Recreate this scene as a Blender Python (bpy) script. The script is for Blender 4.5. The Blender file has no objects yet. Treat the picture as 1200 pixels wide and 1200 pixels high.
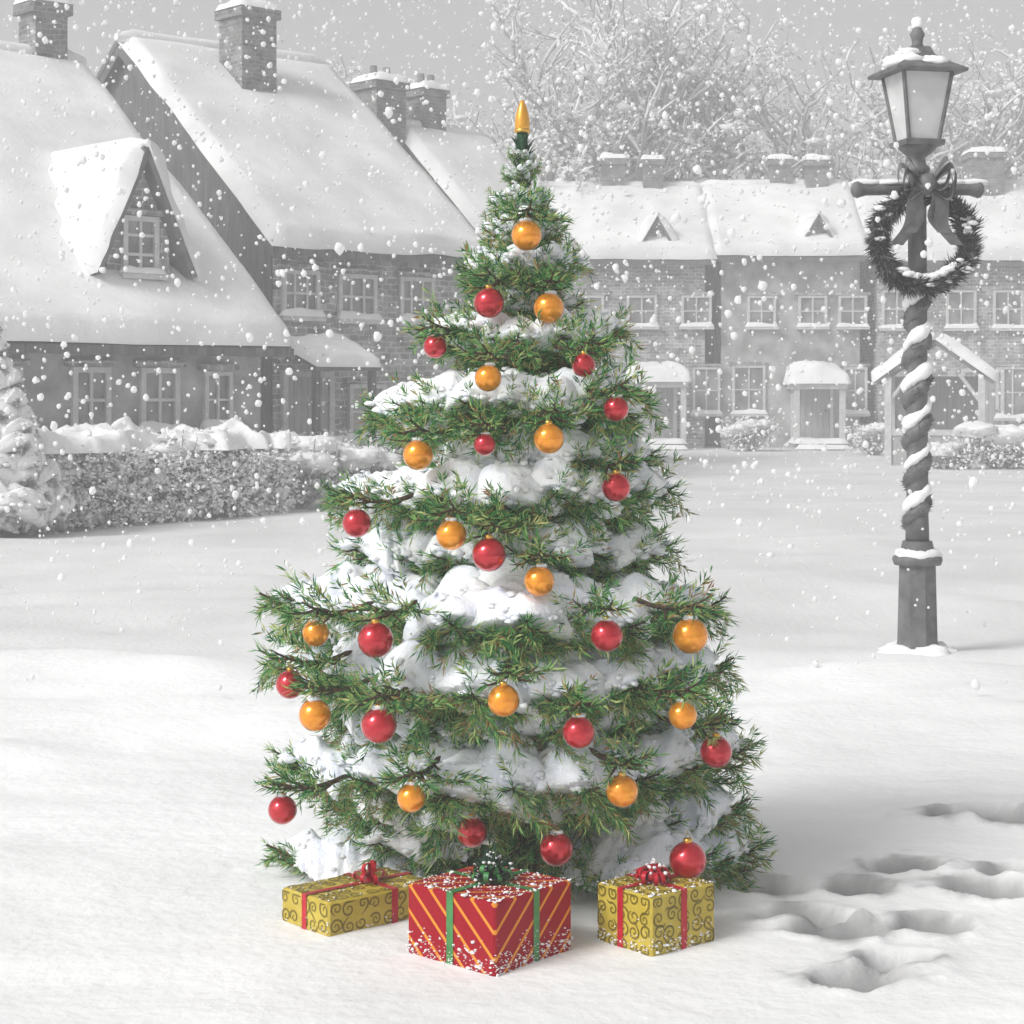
import bpy, math, random
import numpy as np
from mathutils import Vector, Matrix

random.seed(11)
rng = np.random.default_rng(11)
PI = math.pi
scene = bpy.context.scene
COL = scene.collection
R_ = math.radians

# ------------------------------------------------------------------ camera numbers (photo is 1200 px wide)
F, HZ, EYE, CY = 2262.0, 460.0, 1.512, -6.0


def at(px, py, d):
    """world point seen at photo pixel px,py at d metres from the camera"""
    return ((px - 600) / F * d, CY + d, EYE - (py - HZ) / F * d)


def gd(py):
    return EYE * F / (py - HZ)


# ------------------------------------------------------------------ noise
def _h(i, j, k, seed):
    n = (i * 374761393 + j * 668265263 + k * 2147483647 + seed * 974634777) & 0xFFFFFFFF
    n = ((n ^ (n >> 13)) * 1274126177) & 0xFFFFFFFF
    n = n ^ (n >> 16)
    return (n & 0xFFFF) / 65535.0


def vn(x, y, z=0.0, seed=0):
    x = np.asarray(x, float); y = np.asarray(y, float) + 0 * x; z = np.asarray(z, float) + 0 * x
    i, j, k = np.floor(x).astype(np.int64), np.floor(y).astype(np.int64), np.floor(z).astype(np.int64)
    u, v, w = x - i, y - j, z - k
    u, v, w = [t * t * (3 - 2 * t) for t in (u, v, w)]
    r = 0
    for a in (0, 1):
        for b in (0, 1):
            for c in (0, 1):
                r = r + _h(i + a, j + b, k + c, seed) * (u if a else 1 - u) * (v if b else 1 - v) * (w if c else 1 - w)
    return r * 2 - 1


def fbm(x, y, z=0.0, seed=0, o=4):
    r, a, f = 0, 1.0, 1.0
    for q in range(o):
        r = r + a * vn(np.asarray(x) * f, np.asarray(y) * f, np.asarray(z) * f, seed + q)
        a *= 0.5; f *= 2.03
    return r / 1.9


# ------------------------------------------------------------------ mesh accumulator
class G:
    def __init__(s):
        s.v = []; s.f = []; s.n = 0

    def add(s, V, Fs, mat=0):
        V = np.asarray(V, float).reshape(-1, 3)
        Fs = np.asarray(Fs, np.int64)
        if len(Fs) == 0: return s
        s.v.append(V); s.f.append((Fs + s.n, mat)); s.n += len(V)
        return s

    def poly(s, pts, mat=0):
        return s.add(pts, [list(range(len(pts)))], mat)

    def xform(s, M):
        """4x4 numpy"""
        s.v = [v @ M[:3, :3].T + M[:3, 3] for v in s.v]
        return s

    def merge(s, o, M=None, matoff=0):
        for v in o.v:
            s.v.append(v if M is None else v @ M[:3, :3].T + M[:3, 3])
        for f, m in o.f:
            s.f.append((f + s.n, m + matoff))
        s.n += o.n
        return s

    def box(s, x0, x1, y0, y1, z0, z1, mat=0):
        V = [(x, y, z) for z in (z0, z1) for y in (y0, y1) for x in (x0, x1)]
        return s.add(V, [(0, 2, 3, 1), (4, 5, 7, 6), (0, 1, 5, 4), (2, 6, 7, 3), (0, 4, 6, 2), (1, 3, 7, 5)], mat)

    def prism(s, pts2, y0, y1, mat=0):
        """polygon in x,z extruded along y"""
        n = len(pts2)
        V = [(x, y0, z) for x, z in pts2] + [(x, y1, z) for x, z in pts2]
        s.add(V, [(i, (i + 1) % n, n + (i + 1) % n, n + i) for i in range(n)], mat)
        s.poly([(x, y0, z) for x, z in reversed(pts2)], mat)
        return s.poly([(x, y1, z) for x, z in pts2], mat)

    def lathe(s, prof, c=(0, 0, 0), n=24, mat=0, sq=False, rot=0.0):
        """prof: (r,z) list; closed at ends if r==0"""
        if sq: n = 4
        a = np.arange(n) * 2 * PI / n + rot + (PI / 4 if sq else 0)
        k = math.sqrt(2) if sq else 1
        V = np.concatenate([np.stack([c[0] + r * k * np.cos(a), c[1] + r * k * np.sin(a), np.full(n, c[2] + z)], 1) for r, z in prof])
        Q = []
        for i in range(len(prof) - 1):
            for j in range(n):
                Q.append((i * n + j, i * n + (j + 1) % n, (i + 1) * n + (j + 1) % n, (i + 1) * n + j))
        s.add(V, Q, mat)
        return s

    def tube(s, P, r, n=8, mat=0, cap=True):
        P = np.asarray(P, float); m = len(P)
        r = np.broadcast_to(np.asarray(r, float), (m,))
        T = np.gradient(P, axis=0); T /= np.linalg.norm(T, axis=1)[:, None] + 1e-9
        up = np.array([0, 0, 1.0]) if abs(T[0][2]) < 0.9 else np.array([1.0, 0, 0])
        V = []
        Nn = np.cross(T[0], up); Nn /= np.linalg.norm(Nn)
        for i in range(m):
            Nn = Nn - T[i] * np.dot(Nn, T[i]); Nn /= np.linalg.norm(Nn) + 1e-9
            B = np.cross(T[i], Nn)
            a = np.arange(n) * 2 * PI / n
            V.append(P[i] + r[i] * (np.cos(a)[:, None] * Nn + np.sin(a)[:, None] * B))
        V = np.concatenate(V)
        Q = [(i * n + j, i * n + (j + 1) % n, (i + 1) * n + (j + 1) % n, (i + 1) * n + j) for i in range(m - 1) for j in range(n)]
        s.add(V, Q, mat)
        if cap:
            s.poly(V[:n][::-1], mat); s.poly(V[-n:], mat)
        return s

    def ball(s, c, r, nu=20, nv=12, mat=0, sc=(1, 1, 1), lump=0.0, seed=0, freq=3.0):
        th = np.linspace(0.0, PI, nv + 1); ph = np.arange(nu) * 2 * PI / nu
        TH, PH = np.meshgrid(th, ph, indexing='ij')
        D = np.stack([np.sin(TH) * np.cos(PH), np.sin(TH) * np.sin(PH), np.cos(TH)], -1).reshape(-1, 3)
        rr = r
        if lump: rr = r * (1 + lump * fbm(D[:, 0] * freq + seed * 3.1, D[:, 1] * freq, D[:, 2] * freq, seed, 3))[:, None]
        V = D * rr * np.array(sc) + np.array(c)
        Q = [(i * nu + j, (i + 1) * nu + j, (i + 1) * nu + (j + 1) % nu, i * nu + (j + 1) % nu) for i in range(nv) for j in range(nu)]
        return s.add(V, Q, mat)

    def grid(s, X, mat=0, flip=False):
        """X: (m,n,3) surface"""
        m, n = X.shape[:2]
        I = np.arange(m * n).reshape(m, n)
        Q = np.stack([I[:-1, :-1], I[1:, :-1], I[1:, 1:], I[:-1, 1:]], -1).reshape(-1, 4)
        return s.add(X.reshape(-1, 3), Q[:, ::-1] if flip else Q, mat)

    def mesh(s, name, mats, smooth=True):
        me = bpy.data.meshes.new(name)
        V = np.concatenate(s.v) if s.v else np.zeros((0, 3))
        loops = []; starts = []; mi = []; k = 0
        for f, m in s.f:
            loops.append(f.ravel()); c = f.shape[1]
            starts.append(k + np.arange(len(f)) * c); k += f.size
            mi.append(np.full(len(f), m))
        loops = np.concatenate(loops); starts = np.concatenate(starts); mi = np.concatenate(mi)
        me.vertices.add(len(V)); me.vertices.foreach_set('co', V.astype(np.float32).ravel())
        me.loops.add(len(loops)); me.loops.foreach_set('vertex_index', loops.astype(np.int32))
        me.polygons.add(len(starts)); me.polygons.foreach_set('loop_start', starts.astype(np.int32))
        for m in mats: me.materials.append(m)
        me.polygons.foreach_set('material_index', mi.astype(np.int32))
        me.polygons.foreach_set('use_smooth', np.full(len(starts), bool(smooth)))
        me.update(calc_edges=True); me.validate()
        return me

    def obj(s, name, mats, parent=None, smooth=True, kind=None):
        if not isinstance(mats, (list, tuple)): mats = [mats]
        return link(name, s.mesh(name, mats, smooth), parent, kind)


def link(name, me, parent=None, kind=None):
    o = bpy.data.objects.new(name, me); COL.objects.link(o)
    if parent is not None: o.parent = parent
    if kind: o['kind'] = kind
    return o


def tag(o, label, cat=None, group=None, kind=None):
    if label: o['label'] = label
    if cat: o['category'] = cat
    if group: o['group'] = group
    if kind: o['kind'] = kind
    return o


def thing(name, label, cat, loc=(0, 0, 0), rz=0.0, group=None):
    o = bpy.data.objects.new(name, None); COL.objects.link(o)
    o.location = loc; o.rotation_euler = (0, 0, rz); o.empty_display_size = 0.2
    return tag(o, label, cat, group)


# ------------------------------------------------------------------ materials
def mat(name, c1, c2=None, rough=0.7, scale=6.0, bump=0.0, bscale=None, detail=6.0, metallic=0.0, coat=0.0, spec=0.4, stretch=None, sub=0.0, ramp=(0.35, 0.65)):
    m = bpy.data.materials.new(name); m.use_nodes = True
    nt = m.node_tree; b = nt.nodes['Principled BSDF']
    b.inputs['Roughness'].default_value = rough
    b.inputs['Metallic'].default_value = metallic
    b.inputs['Coat Weight'].default_value = coat
    b.inputs['Specular IOR Level'].default_value = spec
    if sub:
        b.inputs['Subsurface Weight'].default_value = sub
        b.inputs['Subsurface Radius'].default_value = (0.05, 0.05, 0.06)
        b.inputs['Subsurface Scale'].default_value = 0.3
    tc = nt.nodes.new('ShaderNodeTexCoord'); src = tc.outputs['Object']
    if stretch:
        mp = nt.nodes.new('ShaderNodeMapping'); mp.inputs['Scale'].default_value = stretch
        nt.links.new(src, mp.inputs['Vector']); src = mp.outputs['Vector']
    nz = nt.nodes.new('ShaderNodeTexNoise'); nz.inputs['Scale'].default_value = scale; nz.inputs['Detail'].default_value = detail
    nt.links.new(src, nz.inputs['Vector'])
    rp = nt.nodes.new('ShaderNodeValToRGB')
    rp.color_ramp.elements[0].position, rp.color_ramp.elements[1].position = ramp
    rp.color_ramp.elements[0].color = (*c1, 1); rp.color_ramp.elements[1].color = (*(c2 or c1), 1)
    nt.links.new(nz.outputs['Fac'], rp.inputs['Fac'])
    nt.links.new(rp.outputs['Color'], b.inputs['Base Color'])
    if bump:
        n2 = nt.nodes.new('ShaderNodeTexNoise'); n2.inputs['Scale'].default_value = bscale or scale * 4; n2.inputs['Detail'].default_value = 8
        nt.links.new(src, n2.inputs['Vector'])
        bp = nt.nodes.new('ShaderNodeBump'); bp.inputs['Strength'].default_value = bump; bp.inputs['Distance'].default_value = 0.02
        nt.links.new(n2.outputs['Fac'], bp.inputs['Height']); nt.links.new(bp.outputs['Normal'], b.inputs['Normal'])
    return m


def needle_mat(name, cols):
    """each needle its own shade of the list (random per mesh island)"""
    m = bpy.data.materials.new(name); m.use_nodes = True
    nt = m.node_tree; b = nt.nodes['Principled BSDF']; b.inputs['Roughness'].default_value = 0.55
    b.inputs['Specular IOR Level'].default_value = 0.15
    g = nt.nodes.new('ShaderNodeNewGeometry'); rp = nt.nodes.new('ShaderNodeValToRGB')
    tc = nt.nodes.new('ShaderNodeTexCoord')
    nz = nt.nodes.new('ShaderNodeTexNoise'); nz.inputs['Scale'].default_value = 9.0; nz.inputs['Detail'].default_value = 3
    nt.links.new(tc.outputs['Object'], nz.inputs['Vector'])
    mx = nt.nodes.new('ShaderNodeMath'); mx.operation = 'MULTIPLY_ADD'; mx.inputs[1].default_value = 0.9; mx.inputs[2].default_value = -0.42
    nt.links.new(nz.outputs['Fac'], mx.inputs[0])
    ad = nt.nodes.new('ShaderNodeMath'); ad.operation = 'ADD'; ad.use_clamp = True
    nt.links.new(mx.outputs[0], ad.inputs[0]); nt.links.new(g.outputs['Random Per Island'], ad.inputs[1])
    nt.links.new(ad.outputs[0], rp.inputs['Fac'])
    els = rp.color_ramp.elements
    els[0].position = 0; els[0].color = (*cols[0][1], 1); els[1].position = 1; els[1].color = (*cols[-1][1], 1)
    for p, c in cols[1:-1]:
        e = els.new(p); e.color = (*c, 1)
    nt.links.new(rp.outputs['Color'], b.inputs['Base Color'])
    leaf_through(m, 0.4)
    return m


def leaf_through(m, k):
    """thin things let part of the light through"""
    nt = m.node_tree; b = nt.nodes['Principled BSDF']; out = nt.nodes['Material Output']
    tr = nt.nodes.new('ShaderNodeBsdfTranslucent'); mx = nt.nodes.new('ShaderNodeMixShader'); mx.inputs[0].default_value = k
    l = b.inputs['Base Color'].links
    if l: nt.links.new(l[0].from_socket, tr.inputs['Color'])
    nt.links.new(b.outputs[0], mx.inputs[1]); nt.links.new(tr.outputs[0], mx.inputs[2]); nt.links.new(mx.outputs[0], out.inputs['Surface'])


M = {}
M['ground'] = mat('ground_snow', (0.80, 0.80, 0.80), (0.90, 0.90, 0.90), 0.75, scale=0.9, bump=0.35, bscale=22, spec=0.2)
M['snow'] = mat('lying_snow', (0.80, 0.80, 0.81), (0.90, 0.90, 0.90), 0.75, scale=2.5, bump=0.4, bscale=18, spec=0.2)
M['bough_snow'] = mat('bough_snow', (0.80, 0.83, 0.96), (0.93, 0.94, 0.98), 0.85, scale=7, bump=0.5, bscale=60, spec=0.1, sub=0.6)
M['roof_snow'] = mat('roof_snow', (0.68, 0.68, 0.68), (0.86, 0.86, 0.86), 0.8, scale=0.9, bump=0.5, bscale=12, spec=0.15, detail=9)
M['flake'] = mat('snowflake', (0.96, 0.96, 0.96), None, 0.9, spec=0.05)
leaf_through(M['flake'], 0.5)
M['needle'] = needle_mat('fir_needles', [(0, (0.010, 0.085, 0.032)), (0.25, (0.030, 0.18, 0.055)), (0.48, (0.11, 0.35, 0.105)), (0.70, (0.30, 0.50, 0.15)), (0.90, (0.58, 0.62, 0.25)), (1.0, (0.36, 0.20, 0.08))])
M['grey_needle'] = needle_mat('frosted_needles', [(0, (0.14, 0.14, 0.14)), (0.5, (0.36, 0.36, 0.36)), (1.0, (0.8, 0.8, 0.8))])
M['dark_needle'] = needle_mat('wreath_needles', [(0, (0.03, 0.031, 0.031)), (0.7, (0.08, 0.081, 0.08)), (1.0, (0.28, 0.28, 0.28))])
M['bark'] = mat('bark', (0.05, 0.032, 0.02), (0.14, 0.085, 0.05), 0.9, scale=22, bump=0.8, stretch=(3, 3, 0.5))
M['grey_bark'] = mat('frosted_bark', (0.24, 0.24, 0.24), (0.46, 0.46, 0.46), 0.9, scale=6, bump=0.4)
M['red'] = mat('red_glass', (0.50, 0.006, 0.018), (0.60, 0.012, 0.028), 0.16, scale=4, metallic=0.55, coat=0.9, spec=0.3)
M['orange'] = mat('orange_glass', (0.90, 0.28, 0.006), (0.96, 0.38, 0.012), 0.16, scale=4, metallic=0.5, coat=0.9, spec=0.3)
M['gold'] = mat('gold_metal', (0.75, 0.42, 0.08), (0.85, 0.5, 0.12), 0.3, scale=10, metallic=0.9)
M['topper'] = mat('topper_gold', (0.72, 0.33, 0.03), (0.88, 0.45, 0.06), 0.25, scale=20, metallic=0.45, coat=0.5)
M['wire'] = mat('wire', (0.3, 0.25, 0.12), None, 0.4, metallic=0.8)
M['gold_paper'] = mat('gold_paper', (0.48, 0.36, 0.045), (0.58, 0.45, 0.07), 0.42, scale=14, bump=0.35, bscale=16, spec=0.3)
M['swirl'] = mat('swirl_print', (0.15, 0.11, 0.008), (0.22, 0.16, 0.015), 0.4, scale=20)
M['red_ribbon'] = mat('red_ribbon', (0.42, 0.006, 0.018), (0.52, 0.014, 0.03), 0.35, scale=30, spec=0.35)
M['green_ribbon'] = mat('green_ribbon', (0.03, 0.16, 0.04), (0.05, 0.24, 0.06), 0.4, scale=30, spec=0.6)
M['dark_green'] = mat('dark_green', (0.012, 0.06, 0.03), (0.03, 0.11, 0.05), 0.6, scale=60, bump=0.6)
M['iron'] = mat('dark_iron', (0.085, 0.085, 0.087), (0.15, 0.15, 0.15), 0.55, scale=14, bump=0.25, bscale=50, spec=0.5)
M['plaster'] = mat('grey_plaster', (0.24, 0.24, 0.24), (0.48, 0.48, 0.48), 0.9, scale=2.2, bump=0.9, bscale=14, detail=10)
M['stone'] = mat('grey_stone', (0.20, 0.20, 0.20), (0.42, 0.42, 0.42), 0.9, scale=3.4, bump=1.0, bscale=11, detail=10)
M['timber'] = mat('dark_timber', (0.075, 0.075, 0.075), (0.14, 0.14, 0.14), 0.85, scale=3, bump=0.5, stretch=(5, 5, 0.6))
M['slate'] = mat('slate', (0.11, 0.11, 0.11), (0.18, 0.18, 0.18), 0.8, scale=5, bump=0.4)
M['chimney'] = mat('chimney_stone', (0.13, 0.13, 0.13), (0.24, 0.24, 0.24), 0.9, scale=4, bump=0.8, bscale=10)
M['frame'] = mat('pale_paint', (0.5, 0.5, 0.5), (0.62, 0.62, 0.62), 0.6, scale=8, bump=0.2)
M['pane'] = mat('window_pane', (0.14, 0.14, 0.14), (0.34, 0.34, 0.34), 0.15, scale=2.2, spec=0.6)
M['door'] = mat('plank_door', (0.30, 0.30, 0.30), (0.42, 0.42, 0.42), 0.7, scale=4, bump=0.4, stretch=(8, 8, 0.4))


def stripes_mat():
    m = bpy.data.materials.new('striped_paper'); m.use_nodes = True
    nt = m.node_tree; b = nt.nodes['Principled BSDF']; b.inputs['Roughness'].default_value = 0.42; b.inputs['Specular IOR Level'].default_value = 0.12
    tc = nt.nodes.new('ShaderNodeTexCoord'); sp = nt.nodes.new('ShaderNodeSeparateXYZ'); nt.links.new(tc.outputs['Object'], sp.inputs[0])
    def mth(op, a, bb=None):
        n = nt.nodes.new('ShaderNodeMath'); n.operation = op
        for i, x in enumerate((a, bb)):
            if x is None: continue
            if isinstance(x, (int, float)): n.inputs[i].default_value = x
            else: nt.links.new(x, n.inputs[i])
        return n.outputs[0]
    s = mth('ADD', sp.outputs[0], sp.outputs[1]); s = mth('SUBTRACT', s, mth('MULTIPLY', sp.outputs[2], 1.05))
    s = mth('FRACT', mth('MULTIPLY', mth('ADD', s, 1.013), 13.5))
    k = mth('LESS_THAN', s, 0.17)
    nz = nt.nodes.new('ShaderNodeTexNoise'); nz.inputs['Scale'].default_value = 25; nt.links.new(tc.outputs['Object'], nz.inputs['Vector'])
    rp = nt.nodes.new('ShaderNodeValToRGB'); nt.links.new(nz.outputs['Fac'], rp.inputs['Fac'])
    rp.color_ramp.elements[0].color = (0.27, 0.003, 0.013, 1); rp.color_ramp.elements[1].color = (0.36, 0.006, 0.018, 1)
    mx = nt.nodes.new('ShaderNodeMix'); mx.data_type = 'RGBA'
    nt.links.new(k, mx.inputs['Factor']); nt.links.new(rp.outputs['Color'], mx.inputs[6]); mx.inputs[7].default_value = (0.72, 0.27, 0.03, 1)
    nt.links.new(mx.outputs[2], b.inputs['Base Color'])
    return m


def lantern_glass():
    m = bpy.data.materials.new('frosted_glass'); m.use_nodes = True
    nt = m.node_tree; b = nt.nodes['Principled BSDF']
    tc = nt.nodes.new('ShaderNodeTexCoord'); nz = nt.nodes.new('ShaderNodeTexNoise'); nz.inputs['Scale'].default_value = 9
    nt.links.new(tc.outputs['Object'], nz.inputs['Vector'])
    rp = nt.nodes.new('ShaderNodeValToRGB'); nt.links.new(nz.outputs['Fac'], rp.inputs['Fac'])
    rp.color_ramp.elements[0].color = (0.6, 0.6, 0.6, 1); rp.color_ramp.elements[1].color = (0.9, 0.9, 0.9, 1)
    nt.links.new(rp.outputs['Color'], b.inputs['Base Color'])
    b.inputs['Roughness'].default_value = 0.35; b.inputs['Transmission Weight'].default_value = 0.25; b.inputs['IOR'].default_value = 1.15
    return m


def snowy_bark():
    """bare wood with snow lying on whatever faces up"""
    m = bpy.data.materials.new('snowy_bark'); m.use_nodes = True
    nt = m.node_tree; b = nt.nodes['Principled BSDF']; b.inputs['Roughness'].default_value = 0.85
    g = nt.nodes.new('ShaderNodeNewGeometry'); sp = nt.nodes.new('ShaderNodeSeparateXYZ'); nt.links.new(g.outputs['Normal'], sp.inputs[0])
    tc = nt.nodes.new('ShaderNodeTexCoord'); nz = nt.nodes.new('ShaderNodeTexNoise'); nz.inputs['Scale'].default_value = 1.3
    nt.links.new(tc.outputs['Object'], nz.inputs['Vector'])
    ad = nt.nodes.new('ShaderNodeMath'); ad.operation = 'ADD'; nt.links.new(sp.outputs[2], ad.inputs[0]); nt.links.new(nz.outputs['Fac'], ad.inputs[1])
    rp = nt.nodes.new('ShaderNodeValToRGB'); nt.links.new(ad.outputs[0], rp.inputs['Fac'])
    rp.color_ramp.elements[0].position = 0.5; rp.color_ramp.elements[1].position = 0.72
    rp.color_ramp.elements[0].color = (0.36, 0.36, 0.36, 1); rp.color_ramp.elements[1].color = (0.72, 0.72, 0.72, 1)
    nt.links.new(rp.outputs['Color'], b.inputs['Base Color'])
    return m


def masonry(m, sc, mortar):
    """courses of stone on a wall material"""
    nt = m.node_tree; b = nt.nodes['Principled BSDF']; old = b.inputs['Base Color'].links[0].from_socket
    tc = nt.nodes.new('ShaderNodeTexCoord'); sp = nt.nodes.new('ShaderNodeSeparateXYZ'); nt.links.new(tc.outputs['Object'], sp.inputs[0])
    ad = nt.nodes.new('ShaderNodeMath'); ad.operation = 'ADD'; nt.links.new(sp.outputs[0], ad.inputs[0]); nt.links.new(sp.outputs[1], ad.inputs[1])
    cb = nt.nodes.new('ShaderNodeCombineXYZ'); nt.links.new(ad.outputs[0], cb.inputs[0]); nt.links.new(sp.outputs[2], cb.inputs[1])
    br = nt.nodes.new('ShaderNodeTexBrick'); br.inputs['Scale'].default_value = sc; br.inputs['Mortar Size'].default_value = 0.03; br.inputs['Mortar Smooth'].default_value = 0.3
    br.inputs['Color1'].default_value = (0.62, 0.62, 0.62, 1); br.inputs['Color2'].default_value = (1.15, 1.15, 1.15, 1); br.inputs['Mortar'].default_value = (mortar,) * 3 + (1,)
    nz = nt.nodes.new('ShaderNodeTexNoise'); nz.inputs['Scale'].default_value = 4; nt.links.new(tc.outputs['Object'], nz.inputs['Vector'])
    vm = nt.nodes.new('ShaderNodeVectorMath'); vm.operation = 'MULTIPLY_ADD'; vm.inputs[1].default_value = (.1, .1, .1); nt.links.new(nz.outputs['Color'], vm.inputs[0]); nt.links.new(cb.outputs[0], vm.inputs[2])
    nt.links.new(vm.outputs[0], br.inputs['Vector'])
    mx = nt.nodes.new('ShaderNodeMix'); mx.data_type = 'RGBA'; mx.blend_type = 'MULTIPLY'; mx.inputs['Factor'].default_value = 1.0
    nt.links.new(old, mx.inputs[6]); nt.links.new(br.outputs['Color'], mx.inputs[7]); nt.links.new(mx.outputs[2], b.inputs['Base Color'])


masonry(M['stone'], 2.6, 1.5); masonry(M['chimney'], 3.4, 1.4)
M['stripes'] = stripes_mat(); M['glass'] = lantern_glass(); M['snowy_bark'] = snowy_bark()

# slush in footprints, plus painted-in drift shade and haze, grey the ground
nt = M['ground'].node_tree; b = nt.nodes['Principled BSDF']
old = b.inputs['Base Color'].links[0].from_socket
an = nt.nodes.new('ShaderNodeAttribute'); an.attribute_name = 'slush_and_shade'
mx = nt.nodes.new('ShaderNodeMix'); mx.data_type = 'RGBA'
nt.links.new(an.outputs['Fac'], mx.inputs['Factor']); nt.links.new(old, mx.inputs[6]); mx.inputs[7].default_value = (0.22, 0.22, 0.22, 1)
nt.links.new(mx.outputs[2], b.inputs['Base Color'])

# ------------------------------------------------------------------ world, sun, camera
AZ, EL = R_(-54), R_(41)          # sun stands front-left of the tree (as seen from the camera), fairly high
w = bpy.data.worlds.new('World'); scene.world = w; w.use_nodes = True
nt = w.node_tree; bg = nt.nodes['Background']
sky = nt.nodes.new('ShaderNodeTexSky'); sky.sky_type = 'NISHITA'; sky.sun_disc = False
sdir = Vector((math.sin(AZ) * math.cos(EL), -math.cos(AZ) * math.cos(EL), math.sin(EL)))
sky.sun_elevation = EL; sky.sun_rotation = math.atan2(sdir.x, sdir.y)
sky.dust_density = 4.0; sky.air_density = 1.0; sky.ozone_density = 1.0
hs = nt.nodes.new('ShaderNodeHueSaturation'); hs.inputs['Saturation'].default_value = 0.03
nt.links.new(sky.outputs['Color'], hs.inputs['Color']); nt.links.new(hs.outputs['Color'], bg.inputs['Color'])
bg.inputs['Strength'].default_value = 0.085
sl = bpy.data.lights.new('sun', 'SUN'); sl.energy = 1.5; sl.angle = R_(20); sl.color = (1.0, 0.995, 0.985)
so = bpy.data.objects.new('sun', sl); COL.objects.link(so)
so.rotation_euler = sdir.to_track_quat('Z', 'Y').to_euler(); so.location = sdir * 30

cam = bpy.data.cameras.new('camera'); co = bpy.data.objects.new('camera', cam); COL.objects.link(co)
co.location = (0, CY, EYE); co.rotation_euler = (PI / 2, 0, 0)
cam.sensor_width = 36; cam.lens = 36 * F / 1200; cam.shift_y = -(600 - HZ) / 1200; cam.clip_end = 2000; cam.clip_start = 0.05
scene.camera = co
scene.view_settings.view_transform = 'Standard'; scene.view_settings.look = 'None'
scene.view_settings.exposure = 0.66; scene.view_settings.gamma = 1.0
scene.cycles.max_bounces = 8; scene.cycles.diffuse_bounces = 4; scene.cycles.volume_bounces = 1
scene.cycles.use_denoising = True

# ------------------------------------------------------------------ ground
PRINTS = []
for px, py, ang, L in [(1010, 1150, 12, .26), (1050, 1128, 30, .22), (985, 1092, 8, .27), (940, 1075, -6, .24), (1062, 1022, 18, .24), (1000, 1046, 5, .2),
                       (1150, 1048, -8, .26), (1190, 1030, 12, .26), (1135, 962, 8, .30), (1190, 968, -4, .27), (1090, 1085, 14, .22), (905, 1045, 10, .22)]:
    d = gd(py); PRINTS.append(((px - 600) / F * d, CY + d, R_(ang), L))


def gh(x, y):
    x = np.asarray(x, float); y = np.asarray(y, float)
    r = np.hypot(x, y * 1.0 + 0.1)
    amp = 0.25 + 0.75 * np.clip((r - 0.9) / 1.2, 0, 1)
    far = np.clip((y - 8) / 25, 0, 1)
    h = 0.10 * fbm(x * 0.42, y * 0.75, 0, 5, 3) + 0.028 * fbm(x * 1.3 + 9, y * 2.4, 0, 8, 3)
    h = h * amp * (1 - 0.6 * far) + 0.004 * fbm(x * 9, y * 11, 0, 3, 3) * (1 - far)
    # wind-built lip of the drift in front of the lamp
    lip = 0.055 * np.exp(-((y - (4.3 + 0.25 * np.sin(x * 1.4) - 0.12 * x)) / 0.42) ** 2) * np.clip((np.abs(x) - 0.9) / 0.8, 0, 1)
    h = h + lip * (1 - np.exp(-(((x - 2.355) ** 2 + (y - 5.2) ** 2) / 0.15)))
    for fx, fy, a, L in PRINTS:
        u = (x - fx) * math.cos(a) + (y - fy) * math.sin(a); v = -(x - fx) * math.sin(a) + (y - fy) * math.cos(a)
        wob = 1 + 0.28 * vn(x * 7, y * 7, 0, 31)
        q = np.sqrt((u / (L * 0.5)) ** 2 + (v / 0.075) ** 2) * wob
        h = h - 0.055 * (1 / (1 + np.exp((q - 1) * 8))) + (0.012 + 0.016 * fbm(x * 17, y * 17, 0, 37, 2)) * np.exp(-((q - 1.3) / 0.45) ** 2)
    return h


def gz(x, y): return float(gh(np.array([x]), np.array([y]))[0])


def axis(a, b, step, lo, hi, grow=1.12):
    mid = list(np.arange(a, b + step / 2, step)); s = step; L = []
    x = a
    while x > lo: s *= grow; x -= s; L.append(x)
    s = step; x = mid[-1]; Rr = []
    while x < hi: s *= grow; x += s; Rr.append(x)
    return np.array(L[::-1] + mid + Rr)


xs = axis(-2.2, 2.6, 0.018, -110, 110, 1.09); ys = axis(-1.7, 1.8, 0.018, -14, 150, 1.045)
X, Y = np.meshgrid(xs, ys, indexing='ij')
g = G().grid(np.stack([X, Y, gh(X, Y)], -1))
def slush_and_shade(x, y):
    """0 fresh snow, 1 grey: slush in footprints, plus drift shade and haze painted into the colour"""
    k = 0.34 * np.clip((y - 4.6 + 0.5 * vn(x * .7, y * .9, 0, 71)) / 2.0, 0, 1) * np.clip(0.75 + 0.5 * fbm(x * .35, y * .6, 0, 61, 4), 0, 1)  # packed-snow grey beyond the drift, painting haze into the far ground
    k = np.maximum(k, 0.26 * np.clip(fbm(x * .38 + 4, y * .8, 0, 91, 4) * 1.6 + .05, 0, 1) * np.clip((np.hypot(x, y) - 1.0) / 1.0, 0, 1))  # soft grey patches: shading of the drifts painted into the colour
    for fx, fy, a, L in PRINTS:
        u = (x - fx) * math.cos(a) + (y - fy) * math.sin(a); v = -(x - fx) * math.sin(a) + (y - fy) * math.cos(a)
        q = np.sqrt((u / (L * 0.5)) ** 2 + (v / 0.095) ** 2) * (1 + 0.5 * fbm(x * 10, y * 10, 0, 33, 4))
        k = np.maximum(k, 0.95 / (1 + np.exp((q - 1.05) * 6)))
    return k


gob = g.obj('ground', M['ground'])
at_ = gob.data.attributes.new('slush_and_shade', 'FLOAT', 'POINT')
at_.data.foreach_set('value', slush_and_shade(X, Y).astype(np.float32).ravel())
tag(gob, 'snow covered village ground with soft drifts and footprints', 'ground', kind='structure')


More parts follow.
